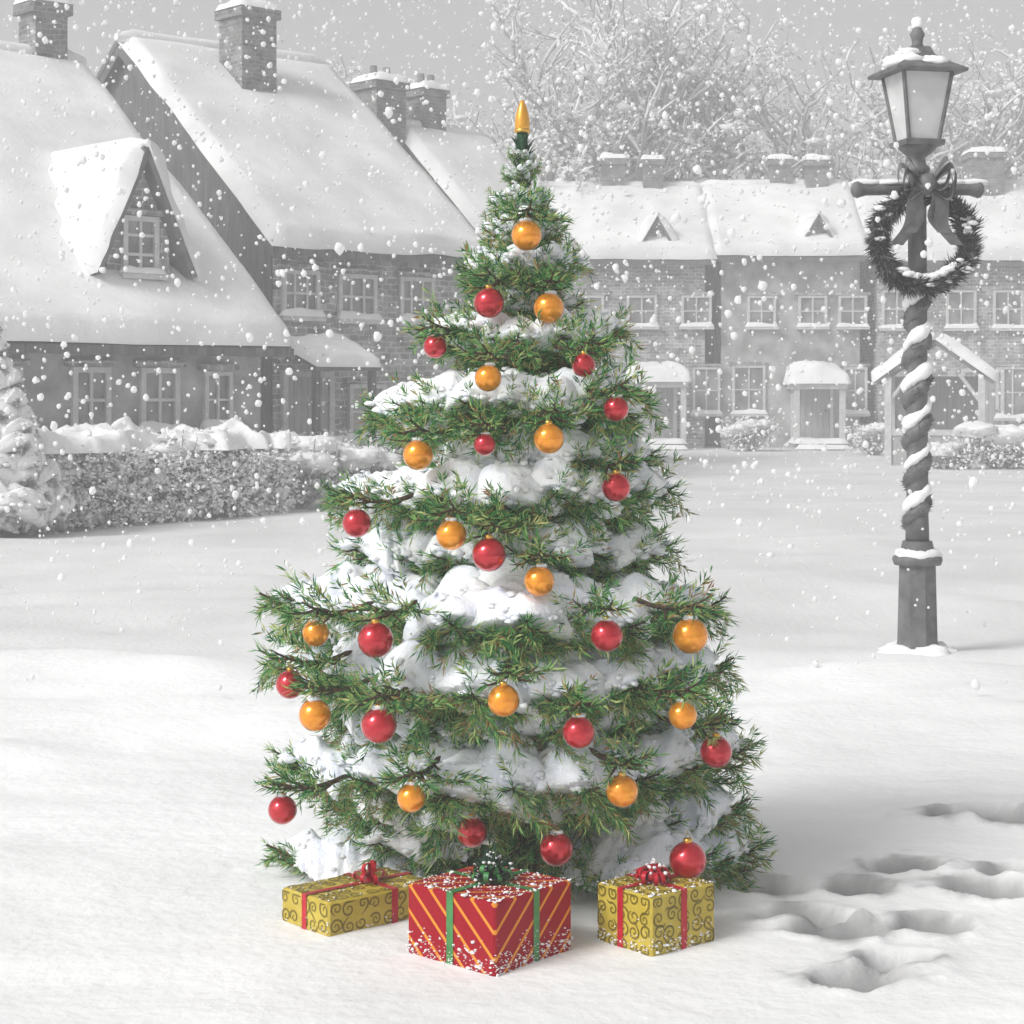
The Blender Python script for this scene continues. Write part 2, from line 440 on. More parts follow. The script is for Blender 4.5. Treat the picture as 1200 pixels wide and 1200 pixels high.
# ------------------------------------------------------------------ snow pads on flat or sloping things
def slab(g, P0, U, V, T, nrm=(0, 0, 1), nu=20, nv=12, seed=0, rough=0.35, edge=0.15, freq=3.0, base=0.004, wob=0.0, mat=0):
    """snow lying on the parallelogram P0,P0+U,P0+V, T thick along nrm, rounded at the edges"""
    P0, U, V, Nn = [np.asarray(q, float) for q in (P0, U, V, nrm)]
    a = np.linspace(0, 1, nu + 1); b = np.linspace(0, 1, nv + 1)
    A, B = np.meshgrid(a, b, indexing='ij')
    LU, LV = np.linalg.norm(U), np.linalg.norm(V)
    e = np.minimum(np.minimum(A, 1 - A) * LU, np.minimum(B, 1 - B) * LV)
    prof = np.sqrt(np.clip(1 - (1 - np.clip(e / edge, 0, 1)) ** 2, 0, 1))
    n = fbm(A * LU * freq + seed * 7.3, B * LV * freq, seed, seed, 4)
    t = T * prof * (1 + rough * n)
    A2, B2 = A, B
    if wob:
        k = (1 - np.clip(e / (edge * 1.5), 0, 1))
        A2 = A + k * wob / LU * vn(A * LU * freq * 1.7, B * LV * freq * 1.7, 1.5, seed + 3); B2 = B + k * wob / LV * vn(A * LU * freq * 1.7 + 7, B * LV * freq * 1.7, 4.5, seed + 4)
    base_p = P0 + A2[..., None] * U + B2[..., None] * V
    up = np.cross(U, V).dot(Nn) > 0
    g.grid(base_p + Nn * (t[..., None] + base), mat, flip=not up)
    # underside, on the same outline
    g.grid((base_p + Nn * base * 0.5), mat, flip=up)
    return g


# ------------------------------------------------------------------ houses
def rect_frame(g, x0, x1, z0, z1, y0, y1, t, m=0):
    g.box(x0, x0 + t, y0, y1, z0, z1, m); g.box(x1 - t, x1, y0, y1, z0, z1, m)
    g.box(x0 + t, x1 - t, y0, y1, z0, z0 + t, m); g.box(x0 + t, x1 - t, y0, y1, z1 - t, z1, m)


def window(parent, cx, z0, z1, wd, y, cols=2, rows=2, snow=True, seed=0, arch=False):
    """window standing proud of a wall whose face is at local y (facing -y)"""
    x0, x1 = cx - wd / 2, cx + wd / 2; t = min(0.07, wd * 0.13)
    f = G(); rect_frame(f, x0, x1, z0, z1, y - 0.07, y + 0.02, t)
    for c in range(1, cols):
        xc = x0 + wd * c / cols; f.box(xc - t * .28, xc + t * .28, y - 0.055, y - 0.02, z0 + t, z1 - t)
    for r in range(1, rows):
        zc = z0 + (z1 - z0) * r / rows; f.box(x0 + t, x1 - t, y - 0.052, y - 0.022, zc - t * .28, zc + t * .28)
    fo = f.obj('window', M['frame'], parent, smooth=False)
    G().box(x0 + t, x1 - t, y - 0.018, y - 0.008, z0 + t, z1 - t).obj('pane', M['pane'], fo, smooth=False)
    G().box(x0 - 0.06, x1 + 0.06, y - 0.16, y - 0.002, z0 - 0.07, z0 - 0.004).obj('sill', M['frame'], fo, smooth=False)
    if snow:
        s = G(); slab(s, (x0 - 0.07, y - 0.17, z0 - 0.004), (wd + 0.14, 0, 0), (0, 0.16, 0), 0.11, nu=14, nv=6, seed=seed, rough=0.6, edge=0.08)
        s.obj('snow', M['snow'], fo)
    # lintel / drip board
    G().box(x0 - 0.08, x1 + 0.08, y - 0.09, y - 0.003, z1 + 0.01, z1 + 0.09).obj('lintel', M['stone'], fo, smooth=False)
    return fo


def door(parent, cx, wd, ht, y):
    f = G(); x0, x1 = cx - wd / 2, cx + wd / 2
    n = 6
    for i in range(n):
        a = x0 + wd * i / n; f.box(a + 0.006, a + wd / n - 0.006, y - 0.05, y - 0.004, -0.1, ht)
    f.box(x0, x1, y - 0.065, y - 0.051, ht * .78, ht * .84); f.box(x0, x1, y - 0.065, y - 0.051, ht * .2, ht * .26)
    o = f.obj('door', M['door'], parent, smooth=False)
    fr = G(); fr.box(x0 - 0.1, x0 - 0.005, y - 0.09, y - 0.003, -0.1, ht + 0.1); fr.box(x1 + 0.005, x1 + 0.1, y - 0.09, y - 0.003, -0.1, ht + 0.1)
    fr.box(x0 - 0.005, x1 + 0.005, y - 0.09, y - 0.003, ht + 0.005, ht + 0.1); fr.obj('frame', M['frame'], o, smooth=False)
    G().ball((x1 - 0.1, y - 0.09, ht * .5), 0.035, 10, 8).obj('handle', M['iron'], o)
    return o


def chimney(parent, cx, cy, z0, z1, w, seed=0, d=None):
    d = d or w
    c = G(); c.box(cx - w / 2, cx + w / 2, cy - d / 2, cy + d / 2, z0, z1 - 0.16)
    c.box(cx - w / 2 - 0.06, cx + w / 2 + 0.06, cy - d / 2 - 0.06, cy + d / 2 + 0.06, z1 - 0.16, z1)
    o = c.obj('chimney', M['chimney'], parent, smooth=False)
    s = G(); slab(s, (cx - w / 2 - 0.08, cy - d / 2 - 0.08, z1), (w + 0.16, 0, 0), (0, d + 0.16, 0), 0.17, nu=12, nv=12, seed=seed, rough=0.5, edge=0.22)
    s.obj('snow', M['snow'], o)
    for k in (-1, 1):
        G().lathe([(0, 0), (0.09, 0), (0.075, 0.3), (0.055, 0.3), (0, 0.28)], (cx + k * w * .22, cy, z1 + 0.05), 10).obj('chimney_pot', M['chimney'], o)
    return o


class House:
    """local frame: x along the front eave, y into the house, z up. Roof edge runs from (0,0) to (L,0)."""

    def __init__(s, name, label, loc, rz, L, w_, ez, rzg, wallm, group=None, thick=0.22, seed=0, cat='house', dark_gable=False):
        s.o = thing(name, label, cat, loc, rz, group)
        s.L, s.w, s.ez, s.rz = L, w_, ez, rzg; s.sl = (rzg - ez) / w_
        ins, side = 0.35, 0.22; s.wy = ins
        eh = ez + s.sl * ins - 0.16; top = rzg - 0.16
        # walls: pentagon section along x
        sec = [(ins, -1.0), (2 * w_ - ins, -1.0), (2 * w_ - ins, eh), (w_, top), (ins, eh)]
        V = [(side, y, z) for y, z in sec] + [(L - side, y, z) for y, z in sec]
        g = G(); g.add(V, [(i, (i + 1) % 5, 5 + (i + 1) % 5, 5 + i) for i in range(5)])
        g.poly([V[i] for i in (4, 3, 2, 1, 0)]); g.poly([V[5 + i] for i in range(5)])
        s.wall = g.obj('wall', wallm, s.o, smooth=False)
        if dark_gable:
            for sx, nm in ((side - 0.045, 0), (L - side + 0.005, 1)):
                gp = G(); zb = 0.35
                pp = [(ins + 0.02, zb), (2 * w_ - ins - 0.02, zb), (2 * w_ - ins - 0.02, eh - 0.03), (w_, top - 0.03), (ins + 0.02, eh - 0.03)]
                VV = [(sx, y, z) for y, z in pp] + [(sx + 0.04, y, z) for y, z in pp]
                gp.add(VV, [(i, (i + 1) % 5, 5 + (i + 1) % 5, 5 + i) for i in range(5)]); gp.poly([VV[i] for i in (4, 3, 2, 1, 0)]); gp.poly([VV[5 + i] for i in range(5)])
                gp.obj('gable_cladding', M['timber'], s.wall, smooth=False)
        # roof slab (two slopes, 12 cm thick) and bargeboards
        r = G(); t = 0.13
        sec = [(0, ez - t), (w_, rzg - t), (2 * w_, ez - t), (2 * w_, ez), (w_, rzg), (0, ez)]
        V = [(0, y, z) for y, z in sec] + [(L, y, z) for y, z in sec]
        r.add(V, [(i, (i + 1) % 6, 6 + (i + 1) % 6, 6 + i) for i in range(6)])
        for k in (0, 6):
            Q = [(k + 0, k + 1, k + 4, k + 5), (k + 1, k + 2, k + 3, k + 4)]
            r.add(V, Q if k else [q[::-1] for q in Q])
        s.roof = r.obj('roof', M['slate'], s.o, smooth=False)
        nl = np.array([0, -s.sl, 1.0]); nl /= np.linalg.norm(nl)
        sn = G()
        sg = (int(L / 0.14), int(w_ / 0.14))
        o_ = 0.07
        slab(sn, (-o_, -o_, ez - o_ * s.sl), (L + 2 * o_, 0, 0), (0, w_ + o_, rzg - ez + o_ * s.sl), thick, nl, sg[0], sg[1], seed + 1, 0.32, 0.2, 0.9, wob=0.06)
        nr = nl * np.array([1, -1, 1])
        slab(sn, (-o_, w_, rzg), (L + 2 * o_, 0, 0), (0, w_ + o_, -(rzg - ez) - o_ * s.sl), thick, nr, sg[0] // 2, sg[1] // 2, seed + 2, 0.32, 0.2, 0.9, wob=0.06)
        # snow rounding the ridge
        xr = np.linspace(-o_, L + o_, max(8, sg[0] // 2)); rr = thick * 0.8 * (1 + 0.2 * fbm(xr * 1.3, 0 * xr + seed, 0, seed, 3)); rr[0] *= .4; rr[-1] *= .4
        sn.tube(np.stack([xr, 0 * xr + w_, 0 * xr + rzg + thick * 0.32], 1), rr, 10)
        sn.obj('snow', M['roof_snow'], s.roof)
        for bx in (-0.02, L - 0.02):
            b = G()
            for y0, z0, y1, z1 in ((0, ez, w_, rzg), (2 * w_, ez, w_, rzg)):
                V = [(bx, y0, z0 - 0.24), (bx, y1, z1 - 0.24), (bx, y1, z1 - 0.02), (bx, y0, z0 - 0.02)]
                V += [(x + 0.04, y, z) for x, y, z in V]
                b.add(V, [(0, 1, 2, 3), (7, 6, 5, 4), (0, 4, 5, 1), (1, 5, 6, 2), (2, 6, 7, 3), (3, 7, 4, 0)])
            b.obj('bargeboard', M['timber'], s.roof, smooth=False)
        gt = G(); gt.box(0.0, L, -0.085, -0.005, ez - t - 0.06, ez - t + 0.05); gt.obj('gutter', M['timber'], s.roof, smooth=False)

    def win(s, cx, z0, z1, wd, **k): return window(s.o, cx, z0, z1, wd, s.wy, **k)

    def door(s, cx, wd=0.85, ht=2.0): return door(s.o, cx, wd, ht, s.wy)

    def chim(s, cx, cy, z1, w, seed=0, d=None):
        z0 = s.ez + s.sl * (cy if cy < s.w else 2 * s.w - cy) - 0.6
        return chimney(s.o, cx, cy, z0, z1, w, seed, d)

    def dormer(s, cx, t, hw, ze, za, seed=0, over=0.16, win=True):
        """gabled dormer whose face stands at run t; ze = its eave, za = its ridge"""
        zb = s.ez + s.sl * t
        yb_e = (ze - s.ez) / s.sl; yb_a = (za - s.ez) / s.sl
        g = G()
        A, B, C, D, E = (cx - hw, t, zb - .05), (cx + hw, t, zb - .05), (cx + hw, t, ze), (cx, t, za - .06), (cx - hw, t, ze)
        g.poly([A, B, C, D, E])
        for x in (cx - hw, cx + hw):
            P = [(x, t, zb - .05), (x, t, ze), (x, yb_e, ze)]
            g.poly(P if x < cx else P[::-1])
        dm = g.obj('dormer', M['stone'], s.o, smooth=False)
        sl2 = (za - ze) / hw
        sn = G(); rf = G()
        for sg in (-1, 1):
            hx = hw + over; zlo = za - sl2 * hx
            P0 = np.array((cx, t - 0.22, za)); U = np.array((sg * hx, 0, zlo - za)); V = np.array((0, yb_a - t + 0.22 + 0.1, 0.0))
            n = np.array((sg * sl2, 0, 1.0)); n /= np.linalg.norm(n)
            for off, tt in ((0.0, 0.05),):
                Q = [P0, P0 + U, P0 + U + V, P0 + V]; Q2 = [q - n * 0.07 for q in Q]
                VV = Q + Q2
                rf.add(VV, [(0, 1, 2, 3), (7, 6, 5, 4), (0, 4, 5, 1), (1, 5, 6, 2), (2, 6, 7, 3), (3, 7, 4, 0)])
            slab(sn, P0 - V / np.linalg.norm(V) * .04, U * 1.04, V, 0.2, n, 22, 34, seed + sg + 3, 0.6, 0.3, 2.4, wob=0.10)
        yr = np.linspace(t - 0.25, yb_a, 14)
        sn.tube(np.stack([0 * yr + cx, yr, 0 * yr + za + 0.03], 1), np.concatenate([[.02, .07], np.full(12, .11)]), 10)
        ro = rf.obj('roof', M['slate'], dm, smooth=False); sn.obj('snow', M['roof_snow'], ro)
        if win:
            wd = hw * 1.15; f = window(s.o, cx, zb + 0.22, min(ze + 0.12, za - .5), wd, t, seed=seed, rows=3)
        return dm


EX, EY = math.cos(R_(42)), math.sin(R_(42))
# cottage A (front left) : right end of its eave edge at photo (340,402), 25 m away
LA = 7.5
ax, ay = (340 - 600) / F * 25, CY + 25
A = House('cottage', 'low snow roofed stone cottage with gabled dormer behind the hedge', (ax - LA * EX, ay - LA * EY, 0), R_(42), LA, 5.4, 2.16, 6.42, M['plaster'], seed=10, thick=0.2)
A.dormer(LA - 1.765, 0.8, 0.45, 3.62, 4.62, seed=4, over=0.28)
A.win(LA - 2.72, 1.02, 1.82, 0.52, seed=1); A.win(LA - 1.76, 1.02, 1.82, 0.56, seed=2); A.win(LA - 0.9, 1.06, 1.78, 0.42, seed=3); A.win(LA - 3.9, 1.02, 1.82, 0.52, seed=5)
A.door(LA - 5.0, 0.8, 1.85)
A.chim(LA - 0.62, 5.4, 7.25, 0.52, 3)

# cottage B
bx, by = (322 - 600) / F * 30, CY + 30
B = House('cottage', 'taller grey cottage with dark timber gable and wide chimney behind the dormered one', (bx, by, 0), R_(42), 4.4, 4.66, 3.84, 7.6, M['stone'], seed=20, dark_gable=True, thick=0.22)
B.win(0.72, 2.72, 3.46, 0.72, seed=6, cols=3); B.win(1.85, 2.70, 3.44, 0.78, seed=7, cols=3); B.win(3.1, 2.70, 3.44, 0.74, seed=8, cols=3)
B.win(2.05, 0.75, 1.65, 0.75, seed=9); B.win(3.2, 0.75, 1.65, 0.7, seed=19)
B.door(0.85, 0.8, 1.75)
B.chim(1.945, 3.6, 8.22, 0.72, 5)
# little porch roof over B's door
g = G(); pr = [(0.25, -0.75, 1.92), (1.5, -0.75, 1.92), (1.5, 0.33, 2.3), (0.25, 0.33, 2.3)]
V = pr + [(x, y, z - 0.07) for x, y, z in pr]
g.add(V, [(0, 1, 2, 3), (7, 6, 5, 4), (0, 4, 5, 1), (1, 5, 6, 2), (2, 6, 7, 3), (3, 7, 4, 0)])
po = g.obj('porch_roof', M['slate'], B.o, smooth=False)
s = G(); n = np.array((0, -.38, 1.08)); n /= np.linalg.norm(n)
slab(s, (0.22, -0.8, 1.905), (1.31, 0, 0), (0, 1.1, 0.387), 0.2, n, 16, 14, 77, 0.4, 0.2); s.obj('snow', M['snow'], po)
for x in (0.33, 1.42): G().box(x - .05, x + .05, -0.68, -0.58, -0.6, 1.87).obj('porch_post', M['timber'], B.o, smooth=False)

# cottage C, half hidden by the tree
cx_, cy_ = (590 - 600) / F * 38, CY + 38
Cc = House('cottage', 'small far cottage with two dark chimneys half hidden by the fir', (cx_, cy_, 0), R_(42), 2.4, 3.4, 4.1, 7.05, M['stone'], seed=30, dark_gable=True, thick=0.2)
Cc.win(1.1, 2.6, 3.5, 0.8, seed=11); Cc.win(1.1, 0.8, 1.7, 0.8, seed=12)
chimney(Cc.o, -0.42, 3.4, -0.5, 7.95, 0.78, 6); Cc.chim(0.9, 3.5, 7.95, 0.62, 7)

# row of houses on the right, facing us
TY = CY + 52
row = 'terraced houses along the far side of the square'
T1 = House('terraced_house', 'long snowy roofed terraced house with leftmost dormer, beside the fir', (-0.4, TY, 0), 0, 5.85, 3.5, 5.14, 7.3, M['stone'], row, seed=40, thick=0.25)
T2 = House('terraced_house', 'middle terraced house with a small dormer above the snowy plank door porch', (5.47, TY + 0.12, 0), 0, 4.2, 3.5, 5.24, 7.38, M['plaster'], row, seed=50, thick=0.25)
T3 = House('terraced_house', 'terraced house at the right end of the row, behind the street lamp', (9.69, TY - 0.1, 0), 0, 6.3, 3.5, 5.1, 7.36, M['stone'], row, seed=60, thick=0.25)
K = F / 52.35


def rx(px): return (px - 600) / K


def rzz(py): return EYE - (py - HZ) / K


x0 = -0.4
T1.dormer(rx(770) - x0, 0.5, 0.4, 5.62, 6.3, seed=13, over=0.22, win=False)
for i, px in enumerate((690, 752, 816)): T1.win(rx(px) - x0, rzz(383), rzz(346), 0.82, seed=20 + i)
T1.win(rx(700) - x0, rzz(490), rzz(430), 0.9, seed=24); T1.win(rx(832) - x0 - .1, rzz(485), rzz(430), 0.75, seed=25)
T1.door(rx(768) - x0, 0.95, 2.05)
T1.chim(rx(718) * 1.06 - x0, 3.5, 8.2, 0.66, 8); T1.chim(rx(764) * 1.06 - x0, 3.3, 8.15, 0.56, 9)
x0 = 5.47
T2.dormer(rx(960) - x0, 0.5, 0.42, 5.68, 6.36, seed=14, over=0.22, win=False)
for i, px in enumerate((893, 953, 1000)): T2.win(rx(px) - x0, rzz(383), rzz(346), 0.78, seed=30 + i)
T2.win(rx(878) - x0, rzz(485), rzz(428), 0.9, seed=34); T2.win(rx(1003) - x0, rzz(485), rzz(430), 0.65, seed=35)
T2.door(rx(952) - x0, 0.95, 2.05)
T2.chim(rx(914) * 1.06 - x0, 3.5, 8.2, 0.6, 10); T2.chim(rx(955) * 1.06 - x0, 3.3, 8.15, 0.62, 11)
x0 = 9.69
for i, px in enumerate((1050, 1125, 1180, 1240)): T3.win(rx(px) - x0, rzz(385), rzz(340), 0.82, seed=40 + i)
T3.win(rx(1185) - x0, rzz(490), rzz(430), 0.9, seed=45); T3.door(rx(1150) - x0, 0.95, 2.05)
T3.chim(rx(1153) * 1.05 - x0, 3.1, 8.3, 0.95, 12)


def porch(house, cx, wd, z, dep=1.3):
    """flat topped canopy on two posts in front of a door, deep snow on it"""
    y = house.wy
    g = G(); g.box(cx - wd / 2, cx + wd / 2, y - dep, y - 0.005, z - 0.14, z)
    c = g.obj('canopy', M['frame'], house.o, smooth=False)
    s = G(); slab(s, (cx - wd / 2 - .1, y - dep - .1, z), (wd + .2, 0, 0), (0, dep + .09, 0), 0.55, nu=18, nv=14, seed=int(cx * 10), rough=0.45, edge=0.5, freq=1.6); s.obj('snow', M['snow'], c)
    for sx in (-1, 1):
        p = G(); px_ = cx + sx * (wd / 2 - 0.12)
        p.box(px_ - .07, px_ + .07, y - dep + .04, y - dep + .18, -0.5, z - 0.145); p.obj('canopy_post', M['frame'], house.o, smooth=False)
    st = G(); st.box(cx - .7, cx + .7, y - dep - .3, y - .1, -0.4, 0.16); st.box(cx - .7, cx + .7, y - dep - .65, y - dep - .305, -0.4, 0.02)
    so_ = st.obj('step', M['stone'], house.o, smooth=False)
    s = G(); slab(s, (cx - .74, y - dep - .34, 0.16), (1.48, 0, 0), (0, dep + .2, 0), 0.12, nu=12, nv=10, seed=5, rough=0.4, edge=.15)
    slab(s, (cx - .74, y - dep - .7, 0.02), (1.48, 0, 0), (0, .36, 0), 0.12, nu=12, nv=6, seed=6, rough=0.4, edge=.12); s.obj('snow', M['snow'], so_)


porch(T1, rx(768) + 0.4, 1.55, rzz(448)); porch(T2, rx(953) - 5.47, 1.45, rzz(450))

# open shed to the right of the lamp
sx_, sy_ = rx(1092) * 40 / 52.35, CY + 40
sh = thing('shed', 'small open timber shed with snowy pitched roof behind the street lamp', 'shed', ((1095 - 600) / F * 40, sy_, 0), R_(-14))
rf = G(); hw, za, ze, dp = 1.05, 2.62, 1.86, 1.8
s = G()
for sg in (-1, 1):
    P0 = np.array((0, 0, za)); U = np.array((sg * hw * 1.15, 0, (ze - za) * 1.15)); V = np.array((0, dp, 0.))
    n = np.array((sg * (za - ze) / hw, 0, 1)); n /= np.linalg.norm(n)
    Q = [P0, P0 + U, P0 + U + V, P0 + V]; VV = Q + [q - n * .07 for q in Q]
    rf.add(VV, [(0, 1, 2, 3), (7, 6, 5, 4), (0, 4, 5, 1), (1, 5, 6, 2), (2, 6, 7, 3), (3, 7, 4, 0)])
    slab(s, P0, U * 1.05, V, 0.22, n, 14, 14, 90 + sg, 0.35, 0.2, 1.5, wob=.05)
ro = rf.obj('roof', M['slate'], sh, smooth=False); s.obj('snow', M['snow'], ro)
for x in (-1, 1):
    for y in (0.12, dp - 0.12):
        G().box(x * .95 - .07, x * .95 + .07, y - .07, y + .07, -.4, ze - .02).obj('post', M['frame'], sh, smooth=False)
    p = G(); p.tube([(x * .9, .12, 1.35), (x * .5, .12, 1.9)], .045, 6); p.obj('brace', M['frame'], sh)
G().box(-.95, .95, dp - .1, dp - .05, -.4, ze).obj('back_wall', M['door'], sh, smooth=False)
G().box(-.88, .88, .07, .17, .62, .74).obj('counter', M['frame'], sh, smooth=False)
G().box(-.88, .88, .1, .14, -.4, .615).obj('front_panel', M['door'], sh, smooth=False)


# ------------------------------------------------------------------ fir boughs
def rot_axis(axis_, a):
    return np.array(Matrix.Rotation(a, 3, Vector(axis_)))


def needles(g, P, T, dens, length, wd, spread=0.75, mat=0, seed=None):
    """needles along a polyline P (m,3) with tangents T"""
    seg = np.linalg.norm(np.diff(P, axis=0), axis=1); tot = seg.sum()
    n = max(3, int(tot * dens))
    t = np.sort(rng.random(n)) * tot; cs = np.concatenate([[0], np.cumsum(seg)])
    pos = np.stack([np.interp(t, cs, P[:, k]) for k in range(3)], 1)
    tan = np.stack([np.interp(t, cs, T[:, k]) for k in range(3)], 1); tan /= np.linalg.norm(tan, axis=1)[:, None]
    ref = rng.normal(size=(n, 3)); ref[:, 2] *= 0.75
    rad = ref - tan * (ref * tan).sum(1)[:, None]; rad /= np.linalg.norm(rad, axis=1)[:, None]
    sp = spread * (0.6 + 0.8 * rng.random(n))[:, None]
    d = tan + rad * sp; d /= np.linalg.norm(d, axis=1)[:, None]
    L = (length * (0.55 + 0.7 * rng.random(n)))[:, None]
    r2 = rng.normal(size=(n, 3)); side = np.cross(d, r2); side /= np.linalg.norm(side, axis=1)[:, None]
    side *= wd / 2
    bend = rng.normal(size=(n, 3)) * 0.06 * L
    V = np.stack([pos, pos + d * L * .45 + side + bend, pos + d * L, pos + d * L * .45 - side + bend], 1).reshape(-1, 3)
    g.add(V, np.arange(4 * n).reshape(-1, 4), mat)


def curve(P):
    P = np.asarray(P, float); T = np.gradient(P, axis=0); T /= np.linalg.norm(T, axis=1)[:, None] + 1e-9
    return P, T


def make_bough(L, seed, dens=430, nl=0.042, wd=0.0042, lift=0.0, hang=True, hd=1.0):
    """green part (mat 0 needles, mat 1 wood) and snow part of one bough growing along +x"""
    global rng
    keep = rng; rng = np.random.default_rng(seed)
    g = G(); s = np.linspace(0, 1, 14)
    zc = L * (-0.34 * s + 0.36 * s ** 2.4 + lift * s); yc = L * 0.05 * np.sin(s * 3 + seed)
    zfun = lambda q: L * (-0.34 * q + 0.36 * np.asarray(q) ** 2.4 + lift * q)
    P, T = curve(np.stack([s * L, yc, zc], 1))
    g.tube(P, np.concatenate([[.0015], np.linspace(0.009, 0.003, 13) * (0.5 + L)]), 5, 1, cap=False)
    needles(g, P[3:], T[3:], dens, nl, wd)
    nt_ = max(4, int(L / 0.042))
    for i in range(nt_):
        q = 0.16 + 0.8 * (i + rng.random() * .6) / nt_
        for sd in (-1, 1):
            if rng.random() < 0.12: continue
            ln = min(0.32, (0.56 * L * (1.03 - q) ** 1.1 + 0.04) * (0.6 + 0.6 * rng.random()))
            a = sd * R_(rng.uniform(36, 60))
            b = np.array([q * L, np.interp(q, s, yc), zfun(q)])
            u = np.linspace(0, 1, 6)
            pitch = rng.uniform(-0.30, 0.22)
            pts = b + np.stack([np.cos(a) * u * ln, np.sin(a) * u * ln * (1 - .15 * u), ln * (pitch * u - 0.25 * u + 0.30 * u ** 2)], 1)
            p, t = curve(pts)
            g.tube(p, np.linspace(0.004, 0.0015, 6), 4, 1, cap=False)
            needles(g, p, t, dens, nl, wd)
            if ln > 0.13:
                for k in (0.4, 0.65):
                    for s2 in (-1, 1):
                        if rng.random() < .3: continue
                        l2 = ln * 0.38; a2 = a + s2 * R_(40)
                        p2, t2 = curve(pts[int(k * 5)] + np.stack([np.cos(a2) * u * l2, np.sin(a2) * u * l2, 0.1 * l2 * u], 1))
                        needles(g, p2, t2, dens, nl * .95, wd)
    # hanging under-twigs give the bough depth
    for i in range(max(3, int(L / 0.055)) if hang else 0):
        q = rng.uniform(.2, .95); ln = rng.uniform(.05, .12) * min(1, .4 + L); a = rng.uniform(-1.2, 1.2)
        u = np.linspace(0, 1, 4)
        p, t = curve(np.array([q * L, rng.uniform(-.22, .22) * L * (1.2 - q), zfun(q)]) + np.stack([u * ln * .7, u * ln * a * .8, -u * ln * .8], 1))
        needles(g, p, t, dens, nl, wd)
    # snow: a thick broken cushion along the bough, rolled over towards its tip
    sn = G(); m, n = 60, 31
    U, W = np.meshgrid(np.linspace(0, 1, m), np.linspace(-1, 1, n), indexing='ij')
    q = (0.30 if L > .3 else 0.2) + (0.63 if L > .3 else .7) * U
    hw = 0.022 + 0.25 * L * np.sin(np.clip(0.25 + U * 0.70, 0, 1) * PI) ** 0.7
    hw = hw * (1 + 0.42 * fbm(U * L * 9 + seed * 5.1, W * 0.7, 0, seed, 2))
    hw = hw * (1 + 0.22 * fbm(U * L * 40 + seed, np.sign(W) * 3.0, 0, seed + 5, 2) * np.abs(W))
    hw = hw * np.clip(np.minimum(U * 9, (1 - U) * 7), 0.02, 1) ** 0.5
    gap = fbm(U * L * 9 + seed * 2.7, W * hw * 9, 3.3, seed + 9, 2)
    th = (0.036 + 0.078 * min(1, L / .6)) * np.clip(1 - W ** 2, 0, 1) ** 0.5 * np.sin(np.clip(np.minimum(U * 3.2, (1 - U) * 2.6), 0, 1) * PI / 2) ** .8
    th = th * np.clip(0.95 + 0.75 * gap, 0.05, 1.7) + 0.005 * fbm(U * L * 40, W * hw * 40, 0, seed + 2, 2)
    Yl = W * hw; drop = -0.42 * Yl ** 2 / (hw.max() + 1e-6)
    zz = zfun(q) + 0.028 + drop
    top = np.stack([q * L, Yl + np.interp(q, s, yc), zz + th], -1)
    rim = (1 - W ** 2) * np.clip(np.minimum(U, 1 - U) * 8, 0, 1)
    th = th * (rim > 0) ; top[..., 2] = zz + th
    bot = np.stack([q * L, Yl + np.interp(q, s, yc), zz - 0.42 * np.abs(th) - 0.006 * rim], -1)
    sn.grid(top, 0, flip=False); sn.grid(bot, 0, flip=True)
    # loose fluff along the rim and on top, with green sprigs breaking through
    for i in range(int(14 + 75 * L)):
        iu = rng.integers(2, m - 2); iw = rng.choice((0, 1, 2, n - 3, n - 2, n - 1)) if rng.random() < .6 else rng.integers(1, n - 1)
        pc = top[iu, iw] * .5 + bot[iu, iw] * .5 if iw in (0, 1, n - 2, n - 1) else top[iu, iw]
        sn.ball(pc + rng.normal(size=3) * .004, rng.uniform(.004, .011) * (.6 + .6 * min(1, L / .5)), 7, 5, sc=(rng.uniform(.9, 1.7), rng.uniform(.9, 1.7), rng.uniform(.55, .8)), lump=.6, seed=i)
    for i in range(int(4 + 15 * L)):
        iu = rng.integers(3, m - 3); iw = rng.integers(2, n - 2); b0 = bot[iu, iw]; ln = rng.uniform(.05, .10) * min(1, .5 + L)
        a = rng.uniform(-1.1, 1.1); u = np.linspace(0, 1, 4)
        p, t = curve(b0 + np.stack([u * ln * .8 * np.cos(a), u * ln * .8 * np.sin(a), u * ln * rng.uniform(.5, 1.0) + .01], 1))
        needles(g, p, t, dens * .9, nl * .9, wd)
    # side spatters on the twigs
    for i in range(int(6 + L * 26)):
        q1 = rng.uniform(.25, .95); yy = rng.uniform(-1, 1) * 0.34 * L * (1.1 - q1)
        r = rng.uniform(.008, .024)
        sn.ball((q1 * L, yy, zfun(q1) + .016 - abs(yy) * .1), r, 8, 6, sc=(1.6, 1.2, .6), lump=.5, seed=i)
    rng = keep
    return g, sn


CLASSES = [0.13, 0.22, 0.34, 0.50, 0.68, 0.86]
PROTO = {}
for ci, Lc in enumerate(CLASSES):
    for v in range(3):
        lift = 0.75 if Lc < .2 else (0.28 if Lc < .3 else (0.12 if Lc < .4 else 0.04 * v))
        gg, ss = make_bough(Lc, 100 + ci * 10 + v, lift=lift, nl=0.034 + 0.012 * min(1, Lc / .5))
        PROTO[ci, v] = (gg, ss, gg.mesh('branch', [M['needle'], M['bark']]), ss.mesh('snow', [M['bough_snow']]), lift)


CARRY = [make_bough(.20, 300 + v, dens=300, lift=.05, hang=False, nl=.034)[0] for v in range(3)]


def bough_matrix(base, az, Lr, ci, pitch=0.0, roll=0.0):
    k = Lr / CLASSES[ci]
    m = Matrix.Translation(base) @ Matrix.Rotation(az, 4, 'Z') @ Matrix.Rotation(-pitch, 4, 'Y') @ Matrix.Rotation(roll, 4, 'X') @ Matrix.Scale(k, 4)
    return m


